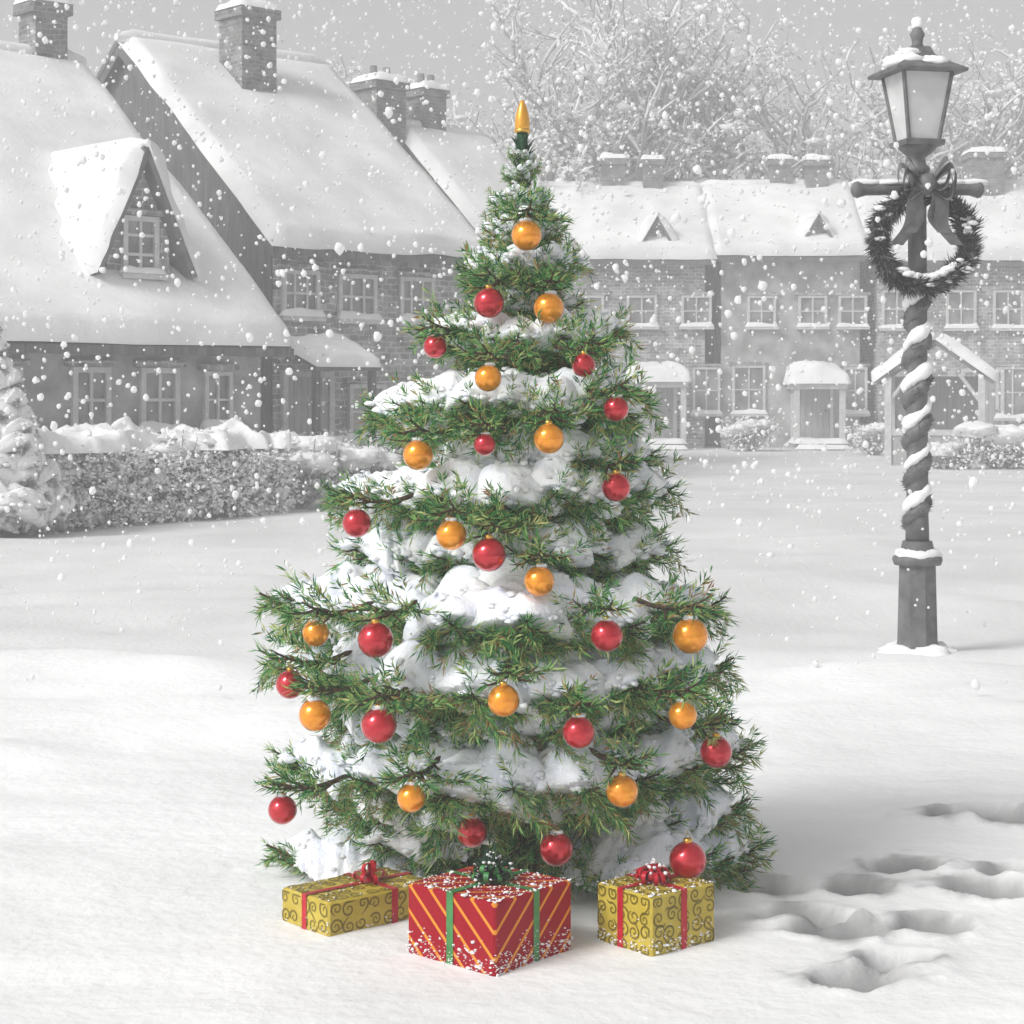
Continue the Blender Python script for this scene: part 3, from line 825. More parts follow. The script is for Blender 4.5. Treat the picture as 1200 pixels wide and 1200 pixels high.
def klass(Lr): return min(range(len(CLASSES)), key=lambda i: abs(math.log(CLASSES[i] / Lr)))


TX = (612 - 600) / F * 6.0
tree = thing('fir_tree', 'green Christmas fir laden with snow, standing in the middle of the square', 'christmas tree', (TX, 0, gz(TX, 0)))
SC = F / 6.0
# tier: photo y of the side tips, left reach, right reach (px), boughs on the visible side
TIERS = [(186, 15, 14, 4), (205, 22, 20, 5), (236, 34, 33, 6), (268, 42, 46, 5), (314, 76, 74, 8), (356, 58, 62, 5), (400, 110, 132, 9), (484, 194, 152, 10), (542, 142, 160, 7),
         (584, 226, 180, 10), (650, 208, 194, 8), (716, 298, 238, 11), (786, 308, 250, 10), (840, 236, 246, 8), (892, 300, 270, 11), (952, 252, 268, 8), (1004, 292, 300, 10)]


def rad(z, az):
    """crown radius in metres at height z towards azimuth az (interpolated over the tiers)"""
    zs = [EYE - (t[0] - HZ) / SC for t in TIERS][::-1]
    l = [t[1] / SC for t in TIERS][::-1]; r = [t[2] / SC for t in TIERS][::-1]
    k = 0.5 + 0.5 * math.cos(az)
    return float(np.interp(z, zs, l) * (1 - k) + np.interp(z, zs, r) * k)


back_g, back_s = G(), G()
rb = random.Random(5)
nfront = 0
for ti, (py, lp, rp, nb) in reversed(list(enumerate(TIERS))):
    ztip = EYE - (py - HZ) / SC
    span = R_(205)
    off = rb.uniform(-.3, .3)
    nback = max(3, int(nb * 0.75))
    lst = [(-PI / 2 + span * ((i + 0.5 + off * .6) / nb - 0.5) + rb.uniform(-.07, .07), True) for i in range(nb)]
    lst += [(PI / 2 + (2 * PI - span) * ((i + 0.5) / nback - 0.5) + rb.uniform(-.1, .1), False) for i in range(nback)]
    # one bough exactly at each side so that the outline reaches the photo's tips
    lst[0] = (PI + rb.uniform(-.05, .12), True); lst[nb - 1] = (rb.uniform(-.12, .05), True)
    for az, front in lst:
        k = 0.5 + 0.5 * math.cos(az)
        Rr = ((lp * (1 - k) + rp * k) / SC) * rb.uniform(0.93, 1.05)
        if abs(math.cos(az)) < .6: Rr *= rb.uniform(.9, 1.02)
        elif abs(math.cos(az)) < .97: Rr *= rb.uniform(.72, .9)
        zt = ztip + rb.uniform(-.017, .017)
        if ti >= 16 and -2.45 < az < -0.75: continue          # nothing where the presents stand
        if ti >= 16 and -2.9 < az < -.3: zt += .05
        if ti == 15 and -2.2 < az < -0.9: Rr *= .8; zt += .06
        if ti > 3 and abs(math.cos(az)) < .8 and rb.random() < .22 and ti != 16:
            for q in range(1):      # bare green spray just under the snowy bough
                a2 = az + rb.uniform(-.22, .22); R2 = Rr * rb.uniform(.72, .9); c2 = klass(R2); v2 = rb.randrange(3)
                back_g.merge(PROTO[c2, v2][0], np.array(bough_matrix((0, 0, zt - rb.uniform(.055, .09) + R2 * (.03 - PROTO[c2, v2][4])), a2, R2, c2, rb.uniform(-.05, .03), rb.uniform(-.3, .3))))
        ci = klass(Rr); v = rb.randrange(3); lift = PROTO[ci, v][4]
        pitch = rb.uniform(-.03, .03) - (0.20 * abs(math.sin(az)) if ti > 6 else 0.0)
        zb = zt + Rr * (0.03 - lift) - Rr * math.sin(pitch)
        m = bough_matrix((0, 0, zb), az, Rr, ci, pitch, rb.uniform(-.15, .15))
        gm, sm, gme, sme, _ = PROTO[ci, v]
        if front and nfront < 99 and not (ti in (4, 6, 8, 13) and abs(math.cos(az)) < .25 and False):
            b = link('branch', gme, tree); b.matrix_local = m
            link('snow', sme, b); nfront += 1
        else:
            mm = np.array(m); back_g.merge(gm, mm)
            back_s.merge(sm, mm)
# inner fill: short boughs without snow between the tiers, so that no daylight shows through the middle
for i in range(80):
    z = rb.uniform(0.10, 2.12); az = rb.uniform(0, 2 * PI); Rr = rad(z, az) * rb.uniform(.35, .58)
    if Rr < .08: continue
    if z < .32 and -2.6 < az - (2 * PI if az > PI else 0) < -.5: Rr *= .55
    ci = klass(Rr); v = rb.randrange(3); lift = PROTO[ci, v][4]
    back_g.merge(PROTO[ci, v][0], np.array(bough_matrix((0, 0, z + Rr * (.08 - lift)), az, Rr, ci, rb.uniform(-.12, .1), rb.uniform(-.4, .4))))

# trunk and leader
s = np.linspace(0, 1, 24)
g = G(); zt = np.concatenate([[-.15], np.linspace(0, 2.12, 23)])
g.tube(np.stack([0.006 * np.sin(s * 9), 0.006 * np.cos(s * 7), zt], 1), np.concatenate([[.075], np.linspace(.066, .012, 23)]), 12)
g.obj('trunk', M['bark'], tree)
ztop = EYE - (160 - HZ) / SC
g = G(); g.lathe([(0, 2.05), (.014, 2.05), (.0145, ztop - .1), (.017, ztop - .02), (.018, ztop), (0, ztop)], (0, 0, 0), 12)
for i in range(5):
    p, t = curve([(0, 0, 2.06), (0, 0, 2.14), (0, 0, ztop - .05)])
    needles(g, p, t, 200, .062, .006, spread=.7)
g.obj('leader', [M['dark_green']], tree)
tp = thing('tree_topper', 'pointed golden topper on the very tip of the fir', 'tree topper', (TX, 0, tree.location.z + ztop))
h = (160 - 122) / SC
G().lathe([(0, 0), (.021, 0), (.0235, .012), (.0235, .03), (.021, h * .5), (.014, h * .75), (.007, h * .93), (0, h)], (0, 0, 0), 16).obj('spike', M['topper'], tp)
G().lathe([(0, -.004), (.024, -.004), (.026, .002), (.024, .008), (0, .008)], (0, 0, 0), 16).obj('collar', M['gold'], tp)

# ------------------------------------------------------------------ baubles
BAUB = [
    (617, 276, 18, 'o', 'topmost orange bauble, hanging just under the tip of the fir'),
    (573, 355, 18, 'r', 'topmost red bauble, level with an orange one near the tree top'),
    (643, 361, 18, 'o', 'orange bauble near the tree top, right of the topmost red bauble'),
    (510, 406, 14, 'r', 'small red bauble at the left edge high on the fir'),
    (684, 428, 14, 'r', 'small red bauble at the right edge, highest on that side'),
    (572, 443, 16, 'o', 'orange bauble left of centre, third highest orange on the fir'),
    (722, 479, 15, 'r', 'red bauble at the right edge, second highest on that side'),
    (643, 514, 18, 'o', 'orange bauble right of centre, just right of the smallest red bauble'),
    (568, 521, 13, 'r', 'smallest red bauble, between two orange ones in the upper middle'),
    (490, 533, 18, 'o', 'orange bauble at the left edge in the upper half of the fir'),
    (722, 571, 17, 'r', 'red bauble at the right edge, third from the top on that side'),
    (418, 613, 17, 'r', 'lone red bauble at the left edge about half way up the fir'),
    (529, 627, 18, 'o', 'orange bauble upper left of the big central red bauble'),
    (573, 650, 20, 'r', 'big red bauble in the very middle of the fir'),
    (632, 681, 18, 'o', 'orange bauble lower right of the big central red bauble'),
    (370, 742, 16, 'o', 'orange bauble at the left edge, beside a larger red one'),
    (440, 750, 21, 'r', 'large red bauble right of the orange one on the left edge, under a snowy bough'),
    (711, 745, 19, 'r', 'red bauble in the right half, level with the largest orange bauble'),
    (809, 745, 21, 'o', 'largest orange bauble, at the right edge of the fir'),
    (340, 802, 17, 'r', 'red bauble at the left edge, just above an orange one'),
    (369, 838, 19, 'o', 'lowest orange bauble at the left edge, just under a red one'),
    (444, 850, 21, 'r', 'large red bauble lower left, right of the lowest edge orange one'),
    (590, 821, 19, 'o', 'orange bauble on the centre line low on the fir'),
    (678, 858, 19, 'r', 'red bauble lower right of the low central orange bauble'),
    (800, 838, 17, 'o', 'orange bauble on the right, above the lowest red bauble at that edge'),
    (839, 881, 19, 'r', 'lowest red bauble at the right edge of the fir'),
    (331, 949, 17, 'r', 'lowest red bauble at the left edge, above the low gold present'),
    (482, 935, 17, 'o', 'lowest orange bauble in the left half of the fir'),
    (729, 927, 19, 'o', 'lowest orange bauble in the right half, above the square gold present'),
    (553, 975, 18, 'r', 'red bauble behind the left of the green bow on the red present'),
    (652, 995, 20, 'r', 'red bauble behind the right corner of the red present'),
    (806, 1008, 22, 'r', 'large red bauble right behind the bow of the square gold present'),
]
BALL = {}
for kx in 'ro':
    g = G(); g.ball((0, 0, 0), 1, 32, 20); BALL[kx] = g.mesh('ball', [M['red' if kx == 'r' else 'orange']])
g = G(); g.lathe([(.22, .93), (.24, .96), (.24, 1.14), (.2, 1.17), (0, 1.18)], (0, 0, 0), 16); CAP = g.mesh('cap', [M['gold']])
a = np.linspace(0, 2 * PI, 17); g = G(); g.tube(np.stack([.12 * np.cos(a), 0 * a, 1.28 + .12 * np.sin(a)], 1), .025, 6)
g.tube([(0, 0, 1.38), (0.03, 0.02, 1.5), (0, 0, 1.62)], .03, 5); HOOK = g.mesh('hook', [M['wire']])
SCAP = []
for k in range(3):
    g = G(); g.ball((0.05 * k, -0.05, 1.0), .42, 16, 10, sc=(1, 1, .42), lump=.45, seed=40 + k, freq=2.5); SCAP.append(g.mesh('snow', [M['bough_snow']]))
for i, (px, py, r, kx, lab) in enumerate(BAUB):
    # distance: on the crown's face, towards the camera
    d = 6.0
    for it in range(6):
        x, y, z = at(px, py, d)
        x -= TX
        Rr = rad(min(2.2, z + .05), math.atan2(-1, x)) * 1.0
        yy = -math.sqrt(max(0.0, Rr * Rr - x * x)) * 1.0 - 0.05
        yy = min(yy - .06, -.25 if py > 560 else -.15)
        if i >= 29: yy = (-0.58, -0.60, -0.62)[i - 29]
        d = 6.0 + yy
    x, y, z = at(px, py, d)
    rr = r * d / F
    b = thing('bauble', lab, 'bauble', (x, y, z), rb.uniform(0, 6), 'baubles on the Christmas fir')
    for nm, me in (('ball', BALL[kx]), ('cap', CAP), ('hook', HOOK)) + ((('snow', SCAP[i % 3]),) if i % 3 != 1 else ()):
        c = link(nm, me, b); c.scale = (rr, rr, rr)
    # twig that carries it
    hx, hy, hz = x - TX, y, z - tree.location.z + 1.5 * rr
    Rr = math.hypot(hx, hy) + .01; az = math.atan2(hy, hx)
    ci = klass(Rr); v = i % 3; lift = PROTO[ci, v][4]
    if i < 29:
        Lt = min(.27, Rr); k = Lt / .20
        mm = np.array(Matrix.Translation(((Rr - Lt + .045) * math.cos(az), (Rr - Lt + .045) * math.sin(az), hz + .016)) @ Matrix.Rotation(az, 4, 'Z') @ Matrix.Scale(k, 4))
        back_g.merge(CARRY[v], mm)
fo = back_g.obj('foliage', [M['needle'], M['bark']], tree, kind='stuff')
back_s.obj('snow', [M['bough_snow']], fo, kind='stuff')


# ------------------------------------------------------------------ presents
def ribbon_strip(g, P, wdir, wd, t=0.0, mat=0):
    P = np.asarray(P, float); W = np.broadcast_to(np.asarray(wdir, float), P.shape) * wd / 2
    g.grid(np.stack([P - W, P + W], 1), mat)
    return g


def loop_bow(n, size, wd, seed, tiers=3, pointed=False):
    g = G(); r = random.Random(seed)
    for t in range(tiers):
        cnt = max(3, n - 2 * t)
        for k in range(cnt):
            az = 2 * PI * (k + 0.5 * t) / cnt + r.uniform(-.15, .15); tilt = R_(12 + 62 * t / max(1, tiers - 1) * .9) + r.uniform(-.1, .1)
            L = size * (1 - 0.12 * t) * r.uniform(.85, 1.1)
            u = np.linspace(0, 1, 15)
            if pointed:
                rad_ = L * np.sin(u * PI) ** 0.9; hh = L * .22 * np.sin(u * 2 * PI)
            else:
                rad_ = L * (0.5 - 0.5 * np.cos(u * 2 * PI)) ** .75; hh = L * .30 * np.sin(u * 2 * PI)
            er = np.array([math.cos(az) * math.cos(tilt), math.sin(az) * math.cos(tilt), math.sin(tilt)])
            ez = np.array([-math.cos(az) * math.sin(tilt), -math.sin(az) * math.sin(tilt), math.cos(tilt)])
            ew = np.array([-math.sin(az), math.cos(az), 0])
            P = rad_[:, None] * er + hh[:, None] * ez + np.array([0, 0, .006])
            ribbon_strip(g, P, ew, wd)
    g.ball((0, 0, .01), size * .2, 10, 8)
    return g


def gift(name, label, front, ang, Lx, Ly, H, paper, ribm, group='wrapped presents under the fir', seed=0, rw=0.03, swirls=False, rpos=(.5, .5), frost=150):
    """front = (px, py) of the nearest bottom corner; local x runs to the right-back face, local y to the left-back face"""
    d = gd(front[1]); x = (front[0] - 600) / F * d; y = CY + d
    o = thing(name, label, 'present', (x, y, gz(x, y) - 0.004), ang, group)
    g = G(); r = random.Random(seed); b = 0.006
    # box with softly bevelled edges
    prof = [(b, 0), (0, b), (0, H - b), (b, H)]
    rings = []
    for inset, z in prof:
        c = []
        for (cx, cy, sx, sy) in ((0, 0, 1, 1), (Lx, 0, -1, 1), (Lx, Ly, -1, -1), (0, Ly, 1, -1)):
            pts = [(cx + sx * inset, cy + sy * (inset + b), z), (cx + sx * (inset + b), cy + sy * inset, z)]
            c += pts if (cx == 0) == (cy == 0) else pts[::-1]
        rings.append(c)
    V = [p for c in rings for p in c]
    g.add(V, [(i * 8 + j, i * 8 + (j + 1) % 8, (i + 1) * 8 + (j + 1) % 8, (i + 1) * 8 + j) for i in range(3) for j in range(8)])
    g.poly(rings[-1]); g.poly(rings[0][::-1])
    mats = [paper]
    if swirls:
        mats = [paper, M['swirl']]
        def sw(face, cu, cv, R0, turns, ph, hand):
            t = np.linspace(0.12, 1, 26); th = ph + hand * t * turns * 2 * PI
            cu_ = cu + R0 * t * np.cos(th); cv_ = cv + R0 * t * np.sin(th)
            tail = np.linspace(0, 1, 8)[1:]
            a0 = th[-1] + hand * PI / 2
            tu = cu_[-1] + tail * R0 * 1.2 * math.cos(a0) - tail ** 2 * R0 * .9 * math.cos(a0 - hand * PI / 2); tv = cv_[-1] + tail * R0 * 1.2 * math.sin(a0) - tail ** 2 * R0 * .9 * math.sin(a0 - hand * PI / 2) * -1
            uu = np.concatenate([cu_, tu]); vv = np.concatenate([cv_, tv])
            lu, lv = face[3], face[4]
            uu = np.clip(uu, .008, lu - .008); vv = np.clip(vv, .008, lv - .008)
            du, dv = np.gradient(uu), np.gradient(vv); nn = np.hypot(du, dv) + 1e-9
            wv = 0.0028 * np.concatenate([np.linspace(.6, 1.1, 26), np.linspace(1.1, .4, 7)])
            O, Ux, Vx, N_ = np.array(face[0], float), np.array(face[1], float), np.array(face[2], float), np.array(face[5], float)
            A_ = O + np.outer(uu - dv / nn * wv, Ux) + np.outer(vv + du / nn * wv, Vx) + N_ * .0012
            B_ = O + np.outer(uu + dv / nn * wv, Ux) + np.outer(vv - du / nn * wv, Vx) + N_ * .0012
            g.grid(np.stack([A_, B_], 1), 1)
        faces = [((0, 0, 0), (1, 0, 0), (0, 0, 1), Lx, H, (0, -1, 0)), ((0, 0, 0), (0, 1, 0), (0, 0, 1), Ly, H, (-1, 0, 0)), ((0, 0, H), (1, 0, 0), (0, 1, 0), Lx, Ly, (0, 0, 1)),
                 ((Lx, 0, 0), (0, 1, 0), (0, 0, 1), Ly, H, (1, 0, 0)), ((0, Ly, 0), (1, 0, 0), (0, 0, 1), Lx, H, (0, 1, 0))]
        for fc in faces:
            st = .046
            nu_, nv_ = max(1, round(fc[3] / st)), max(1, round(fc[4] / st))
            for i in range(nu_):
                for j in range(nv_):
                    sw(fc, (i + .5 + r.uniform(-.12, .12)) * fc[3] / nu_, (j + .5 + r.uniform(-.12, .12)) * fc[4] / nv_, r.uniform(.017, .023), r.uniform(1.3, 1.7), r.uniform(0, 6.28), r.choice((-1, 1)))
    g.obj('box', mats, o, smooth=False)
    e = .0022
    ca, cb = Lx * rpos[0], Ly * rpos[1]
    rb1 = G()
    for (P, wdir) in (([(ca, -e, 0), (ca, -e, H + e), (ca, Ly + e, H + e), (ca, Ly + e, 0)], (1, 0, 0)),):
        ribbon_strip(rb1, P, wdir, rw)
    rb1.obj('ribbon', ribm, o, smooth=False)
    rb2 = G(); ribbon_strip(rb2, [(-e, cb, 0), (-e, cb, H + e + .001), (Lx + e, cb, H + e + .001), (Lx + e, cb, 0)], (0, 1, 0), rw); rb2.obj('ribbon', ribm, o, smooth=False)
    # frost grains and small clots of snow
    f = G()
    for i in range(int(frost * 2.2)):
        q = r.random(); rr = r.uniform(.0009, .0024) if r.random() < .93 else r.uniform(.003, .005)
        if q < .45:
            u, v = r.random(), r.random()
            if r.random() < .6:
                u = u ** 3 if r.random() < .5 else u; v = v if r.random() < .5 else v ** 3
            p = (u * Lx, v * Ly, H + e)
        elif q < .73: p = (r.random() * Lx, -e * .5, H * min(1, abs(r.gauss(0, .18))))
        else: p = (-e * .5, r.random() * Ly, H * min(1, abs(r.gauss(0, .18))))
        f.ball(p, rr, 6, 5, sc=(r.uniform(.8, 2.2), r.uniform(.8, 2.2), .8), lump=.8, seed=i)
    f.obj('frost', M['snow'], o, kind='stuff')
    # a little snow banked against the foot
    bk = G(); n_ = 60
    loop = [(t * Lx, 0) for t in np.linspace(0, 1, 15)] + [(Lx, t * Ly) for t in np.linspace(0, 1, 15)] + [((1 - t) * Lx, Ly) for t in np.linspace(0, 1, 15)] + [(0, (1 - t) * Ly) for t in np.linspace(0, 1, 15)]
    return o, (ca, cb, H + e)


# red present
o, top = gift('gift_box', 'red present with gold diagonal stripes, green ribbon and frosty green bow', (580, 1147), R_(49), .315, .315, .195, M['stripes'], M['green_ribbon'], seed=3, rw=.024, rpos=(.52, .5), frost=420)
bw = loop_bow(9, .062, .014, 4, 3, True)
for k in range(120):
    az, el = random.uniform(0, 6.28), random.uniform(.1, 1.4); L = random.uniform(.05, .095)
    dr = np.array((math.cos(az) * math.cos(el), math.sin(az) * math.cos(el), math.sin(el))); sd = np.array((-math.sin(az), math.cos(az), 0)) * .007
    bw.add([(0, 0, .01), dr * L * .5 + sd, dr * L, dr * L * .5 - sd], [(0, 1, 2, 3)], 1)
b = bw.obj('bow', [M['green_ribbon'], M['dark_green']], o); b.location = top
s = G()
for k in range(46):
    az, el = random.uniform(0, 6.28), random.uniform(.1, 1.5); L = random.uniform(.025, .075)
    s.ball((math.cos(az) * math.cos(el) * L, math.sin(az) * math.cos(el) * L, math.sin(el) * L + .006), random.uniform(.002, .005), 7, 5, sc=(1.5, 1.2, .8), lump=.8, seed=k)
s.obj('snow', M['bough_snow'], b, kind='stuff')
# low gold present
o, top = gift('gift_box', 'low oblong gold swirl patterned present with red ribbon, left of the red one', (385, 1102), R_(41), .37, .23, .098, M['gold_paper'], M['red_ribbon'], seed=5, rw=.022, swirls=True, rpos=(.62, .5), frost=40)
loop_bow(7, .055, .013, 8, 2).obj('bow', M['red_ribbon'], o).location = top
# square gold present
o, top = gift('gift_box', 'square gold swirl patterned present with a curly red bow, right of the red one', (763, 1125), R_(40), .245, .215, .163, M['gold_paper'], M['red_ribbon'], seed=6, rw=.022, swirls=True, rpos=(.5, .55), frost=170)
bo = loop_bow(11, .058, .013, 9, 4).obj('bow', M['red_ribbon'], o); bo.location = top
s = G()
for k in range(14):
    az, el = random.uniform(0, 6.28), random.uniform(.4, 1.5); L = random.uniform(.035, .055)
    s.ball((math.cos(az) * math.cos(el) * L, math.sin(az) * math.cos(el) * L, math.sin(el) * L + .006), random.uniform(.003, .006), 7, 5, lump=.5, seed=k)
s.obj('snow', M['bough_snow'], bo, kind='stuff')

# ------------------------------------------------------------------ street lamp
ld = gd(765); lx, ly = (1075 - 600) / F * ld, CY + ld
lz = gz(lx, ly) - .01
lamp = thing('street_lamp', 'old iron street lamp with a snow capped lantern, right of the fir', 'street lamp', (lx, ly, lz))


def lzp(py): return EYE - (py - HZ) * ld / F - lz


G().lathe([(0, -.2), (.135, -.2), (.132, .03), (.124, .06), (.12, .2), (.112, lzp(662)), (0, lzp(662))], n=8, rot=.2).obj('pedestal', M['iron'], lamp, smooth=False)
g = G()
for k in range(11):
    a = k * .571; g.ball((.135 * math.cos(a), .135 * math.sin(a), .0), .075 + .02 * math.sin(k * 2.3), 12, 8, sc=(1.2, 1.2, .6), lump=.4, seed=k + 200)
g.obj('snow', M['snow'], lamp, kind='stuff')
z0 = lzp(662)
G().lathe([(0, z0), (.135, z0 + .002), (.145, z0 + .03), (.14, z0 + .05), (.1, z0 + .075), (.085, z0 + .14), (0, z0 + .14)], n=20).obj('collar', M['iron'], lamp)
g = G(); g.ball((0, 0, z0 + .055), .135, 24, 10, sc=(1, 1, .42), lump=.25, seed=3); g.obj('snow', M['snow'], lamp)
g = G(); g.lathe([(0, z0 + .13), (.07, z0 + .13), (.064, z0 + .3), (.056, lzp(340)), (.052, lzp(205)), (.07, lzp(203)), (.075, lzp(198)), (.05, lzp(192)), (.045, lzp(185)), (.08, lzp(180)), (.11, lzp(174)), (.115, lzp(168)), (0, lzp(168))], n=18)
g.obj('post', M['iron'], lamp)
zb = lzp(222)
g = G(); xs_ = np.array([-.385, -.37, -.35, -.33, -.3, -.1, 0, .1, .3, .33, .35, .37, .385]); rs = np.array([.02, .045, .052, .045, .036, .033, .05, .033, .036, .045, .052, .045, .02])
g.tube(np.stack([xs_, 0 * xs_, 0 * xs_ + zb], 1), rs, 12); lb = g.obj('cross_bar', M['iron'], lamp)
g = G()
for x0 in (-.3, -.16, .2, .33): g.ball((x0, 0, zb + .04), .06, 14, 8, sc=(1.5, .6, .35), lump=.4, seed=int(x0 * 50) + 60)
g.obj('snow', M['snow'], lb, kind='stuff')
# lantern
zl0, zl1 = lzp(170), lzp(86); lr = R_(12)
lant = G(); b0, b1 = .092, .150
lant.lathe([(0, zl0 - .01), (b0 + .025, zl0 - .01), (b0 + .03, zl0 + .02), (b0 + .01, zl0 + .028), (0, zl0 + .028)], sq=True, rot=lr)
for k in range(4):
    a = lr + PI / 4 + k * PI / 2; c, s_ = math.cos(a) * math.sqrt(2), math.sin(a) * math.sqrt(2)
    lant.tube([(b0 * c, b0 * s_, zl0 + .02), (b1 * c, b1 * s_, zl1)], .013, 6)
ln = lant.obj('lantern', M['iron'], lamp, smooth=False)
for k in range(4):
    a0, a1 = lr + PI / 4 + k * PI / 2, lr + PI / 4 + (k + 1) * PI / 2
    def cn(a, b_, z): return (b_ * math.cos(a) * math.sqrt(2) * .985, b_ * math.sin(a) * math.sqrt(2) * .985, z)
    P = [np.array(q) for q in (cn(a0, b0, zl0 + .03), cn(a1, b0, zl0 + .03), cn(a1, b1, zl1 - .004), cn(a0, b1, zl1 - .004))]
    n = np.cross(P[1] - P[0], P[3] - P[0]); n /= np.linalg.norm(n)
    VV = P + [q - n * .005 for q in P]
    G().add(VV, [(0, 1, 2, 3), (7, 6, 5, 4), (0, 4, 5, 1), (1, 5, 6, 2), (2, 6, 7, 3), (3, 7, 4, 0)]).obj('pane', M['glass'], ln, smooth=False)
G().lathe([(0, zl0 + .03), (.02, zl0 + .03), (.02, zl0 + .12), (.045, zl0 + .16), (.05, zl0 + .22), (.03, zl0 + .28), (0, zl0 + .29)], n=12).obj('lamp_bulb', M['frame'], ln)
rf = G().lathe([(0, zl1 - .012), (.215, zl1 - .012), (.22, zl1 + .004), (.21, zl1 + .012), (.135, zl1 + .055), (.075, zl1 + .105), (.055, zl1 + .15), (0, zl1 + .15)], sq=True, rot=lr).obj('lantern_roof', M['iron'], lamp, smooth=False)
G().lathe([(0, zl1 + .14), (.05, zl1 + .14), (.03, zl1 + .17), (.035, zl1 + .2), (.045, zl1 + .225), (.03, zl1 + .25), (.02, zl1 + .28), (0, zl1 + .3)], n=12).obj('finial', M['iron'], rf)
g = G()
for (x, y, z, r, q) in ((-.085, -.05, .055, .125, 1), (.07, -.07, .045, .10, 2), (-.02, .08, .05, .11, 3), (-.13, .0, .025, .075, 4), (.0, 0, .29, .035, 5), (-.05, -.02, .11, .08, 6)):
    g.ball((x, y, zl1 + z), r, 16, 10, sc=(1, 1, .42 if z < .2 else 1.1), lump=.3, seed=q)
g.obj('snow', M['snow'], rf, kind='stuff')

# wreath hanging on the lamp
wz = lzp(284); WR, WT = .258, .075
wr = thing('wreath', 'dark round evergreen wreath with a ribbon bow, hung on the street lamp', 'wreath', (lx + .01, ly - .125, lz + wz))
g = G(); a = np.linspace(0, 2 * PI, 60)
ring = np.stack([WR * np.cos(a), 0.012 * np.sin(a * 5), WR * np.sin(a)], 1)
g.tube(ring, WT * .55, 8, 1)
for k in range(5):
    p, t = curve(ring + np.random.default_rng(k).normal(size=ring.shape) * .012)
    p[-1] = p[0]; needles(g, p, t, 900, .09, .010, spread=1.3)
g.obj('greenery', [M['dark_needle'], M['dark_needle']], wr)
s = G(); rr = random.Random(4)
for k in range(34):
    aa = rr.uniform(0, 6.28); q = WR + rr.uniform(-.03, .05)
    s.ball((q * math.cos(aa), -.045 + rr.uniform(-.02, .02), q * math.sin(aa) + .02), rr.uniform(.012, .028), 9, 6, sc=(1.5, .8, .7), lump=.5, seed=k)
for aa in np.linspace(-2.2, -.9, 7): s.ball((WR * .86 * math.cos(aa), -.03, WR * .86 * math.sin(aa) + .01), .03, 10, 6, sc=(1.4, .8, .7), lump=.5, seed=int(aa * 30) + 99)
s.obj('snow', M['snow'], wr, kind='stuff')
bz = WR + .05
bw = G()
for sx in (-1, 1):
    u = np.linspace(0, 1, 22)
    for (lx_, up, wd_, fy) in ((.165, .055, .10, -.05), (.125, .10, .085, -.075), (.14, .0, .08, -.09)):
        P = np.stack([sx * lx_ * (np.sin(u * PI)) ** .7, fy + 0 * u - .04 * np.sin(u * PI), bz + .075 * np.sin(u * 2 * PI) + up * np.sin(u * PI)], 1); ribbon_strip(bw, P, (0.1, 1, 0.45), wd_)
    for (ex, ln_, wd_) in ((.14, .34, .085), (.06, .27, .07)):
        P = np.stack([sx * (.02 + ex * u + .022 * np.sin(u * 7)), -.09 - .02 * np.sin(u * 6), bz - ln_ * u], 1); ribbon_strip(bw, P, (1, 0.3, 0), wd_)
bw.ball((0, -.09, bz + .01), .06, 14, 10, lump=.25)
bw.obj('bow', M['iron'], wr)

# garland wound down the post
ga = thing('garland', 'snowy evergreen garland wound in a spiral round the lamp post', 'garland', (lx, ly, lz))
zz0, zz1 = lzp(628), lzp(352); turns = (zz1 - zz0) / .235
t = np.linspace(0, 1, int(turns * 26)); th = t * turns * 2 * PI + .8
def coil(r_, dz): return np.stack([r_ * np.cos(th), r_ * np.sin(th), zz0 + dz + (zz1 - zz0) * t], 1)
hel = coil(.046, 0)
g = G(); g.tube(hel, .042 * (1 + .22 * vn(t * 60, 0 * t, 0, 3)), 9, 1)
p, tt = curve(hel); needles(g, p, tt, 1900, .06, .009, spread=1.2)
gr = g.obj('greenery', [M['dark_needle'], M['iron']], ga)
s = G(); s.tube(coil(.050, .085), .036 * np.clip(1 + .5 * fbm(t * 50, 0 * t, 2, 8, 3), .35, 1.4), 10)
s.obj('snow', M['snow'], ga)

# ------------------------------------------------------------------ planting near the houses
def leafcloud(g, C, Rv, n, size, mat=0, seed=0, top=1.0):
    r = np.random.default_rng(seed)
    D = r.normal(size=(n, 3)); D /= np.linalg.norm(D, axis=1)[:, None]
    q = r.random(n) ** .4
    P = np.array(C) + D * q[:, None] * np.array(Rv)
    P[:, 2] = np.maximum(P[:, 2], 0.02)
    a = r.normal(size=(n, 3)); a /= np.linalg.norm(a, axis=1)[:, None]; b_ = np.cross(a, r.normal(size=(n, 3))); b_ /= np.linalg.norm(b_, axis=1)[:, None]
    s_ = (size * (.5 + r.random(n)))[:, None]
    V = np.stack([P - a * s_, P + b_ * s_ * .45, P + a * s_, P - b_ * s_ * .45], 1).reshape(-1, 3)
    g.add(V, np.arange(4 * n).reshape(-1, 4), mat)


def clots(g, P, size, seed):
    r = np.random.default_rng(seed); P = np.asarray(P, float); n = len(P)
    for k in range(3):
        a = r.normal(size=(n, 3)); a[:, 2] *= .5; a /= np.linalg.norm(a, axis=1)[:, None]; b_ = np.cross(a, r.normal(size=(n, 3))); b_ /= np.linalg.norm(b_, axis=1)[:, None]
        s_ = (size * (.4 + r.random(n)))[:, None]; o = r.normal(size=(n, 3)) * size * .5
        g.add(np.stack([P + o - a * s_, P + o + b_ * s_ * .6, P + o + a * s_, P + o - b_ * s_ * .6], 1).reshape(-1, 3), np.arange(4 * n).reshape(-1, 4))


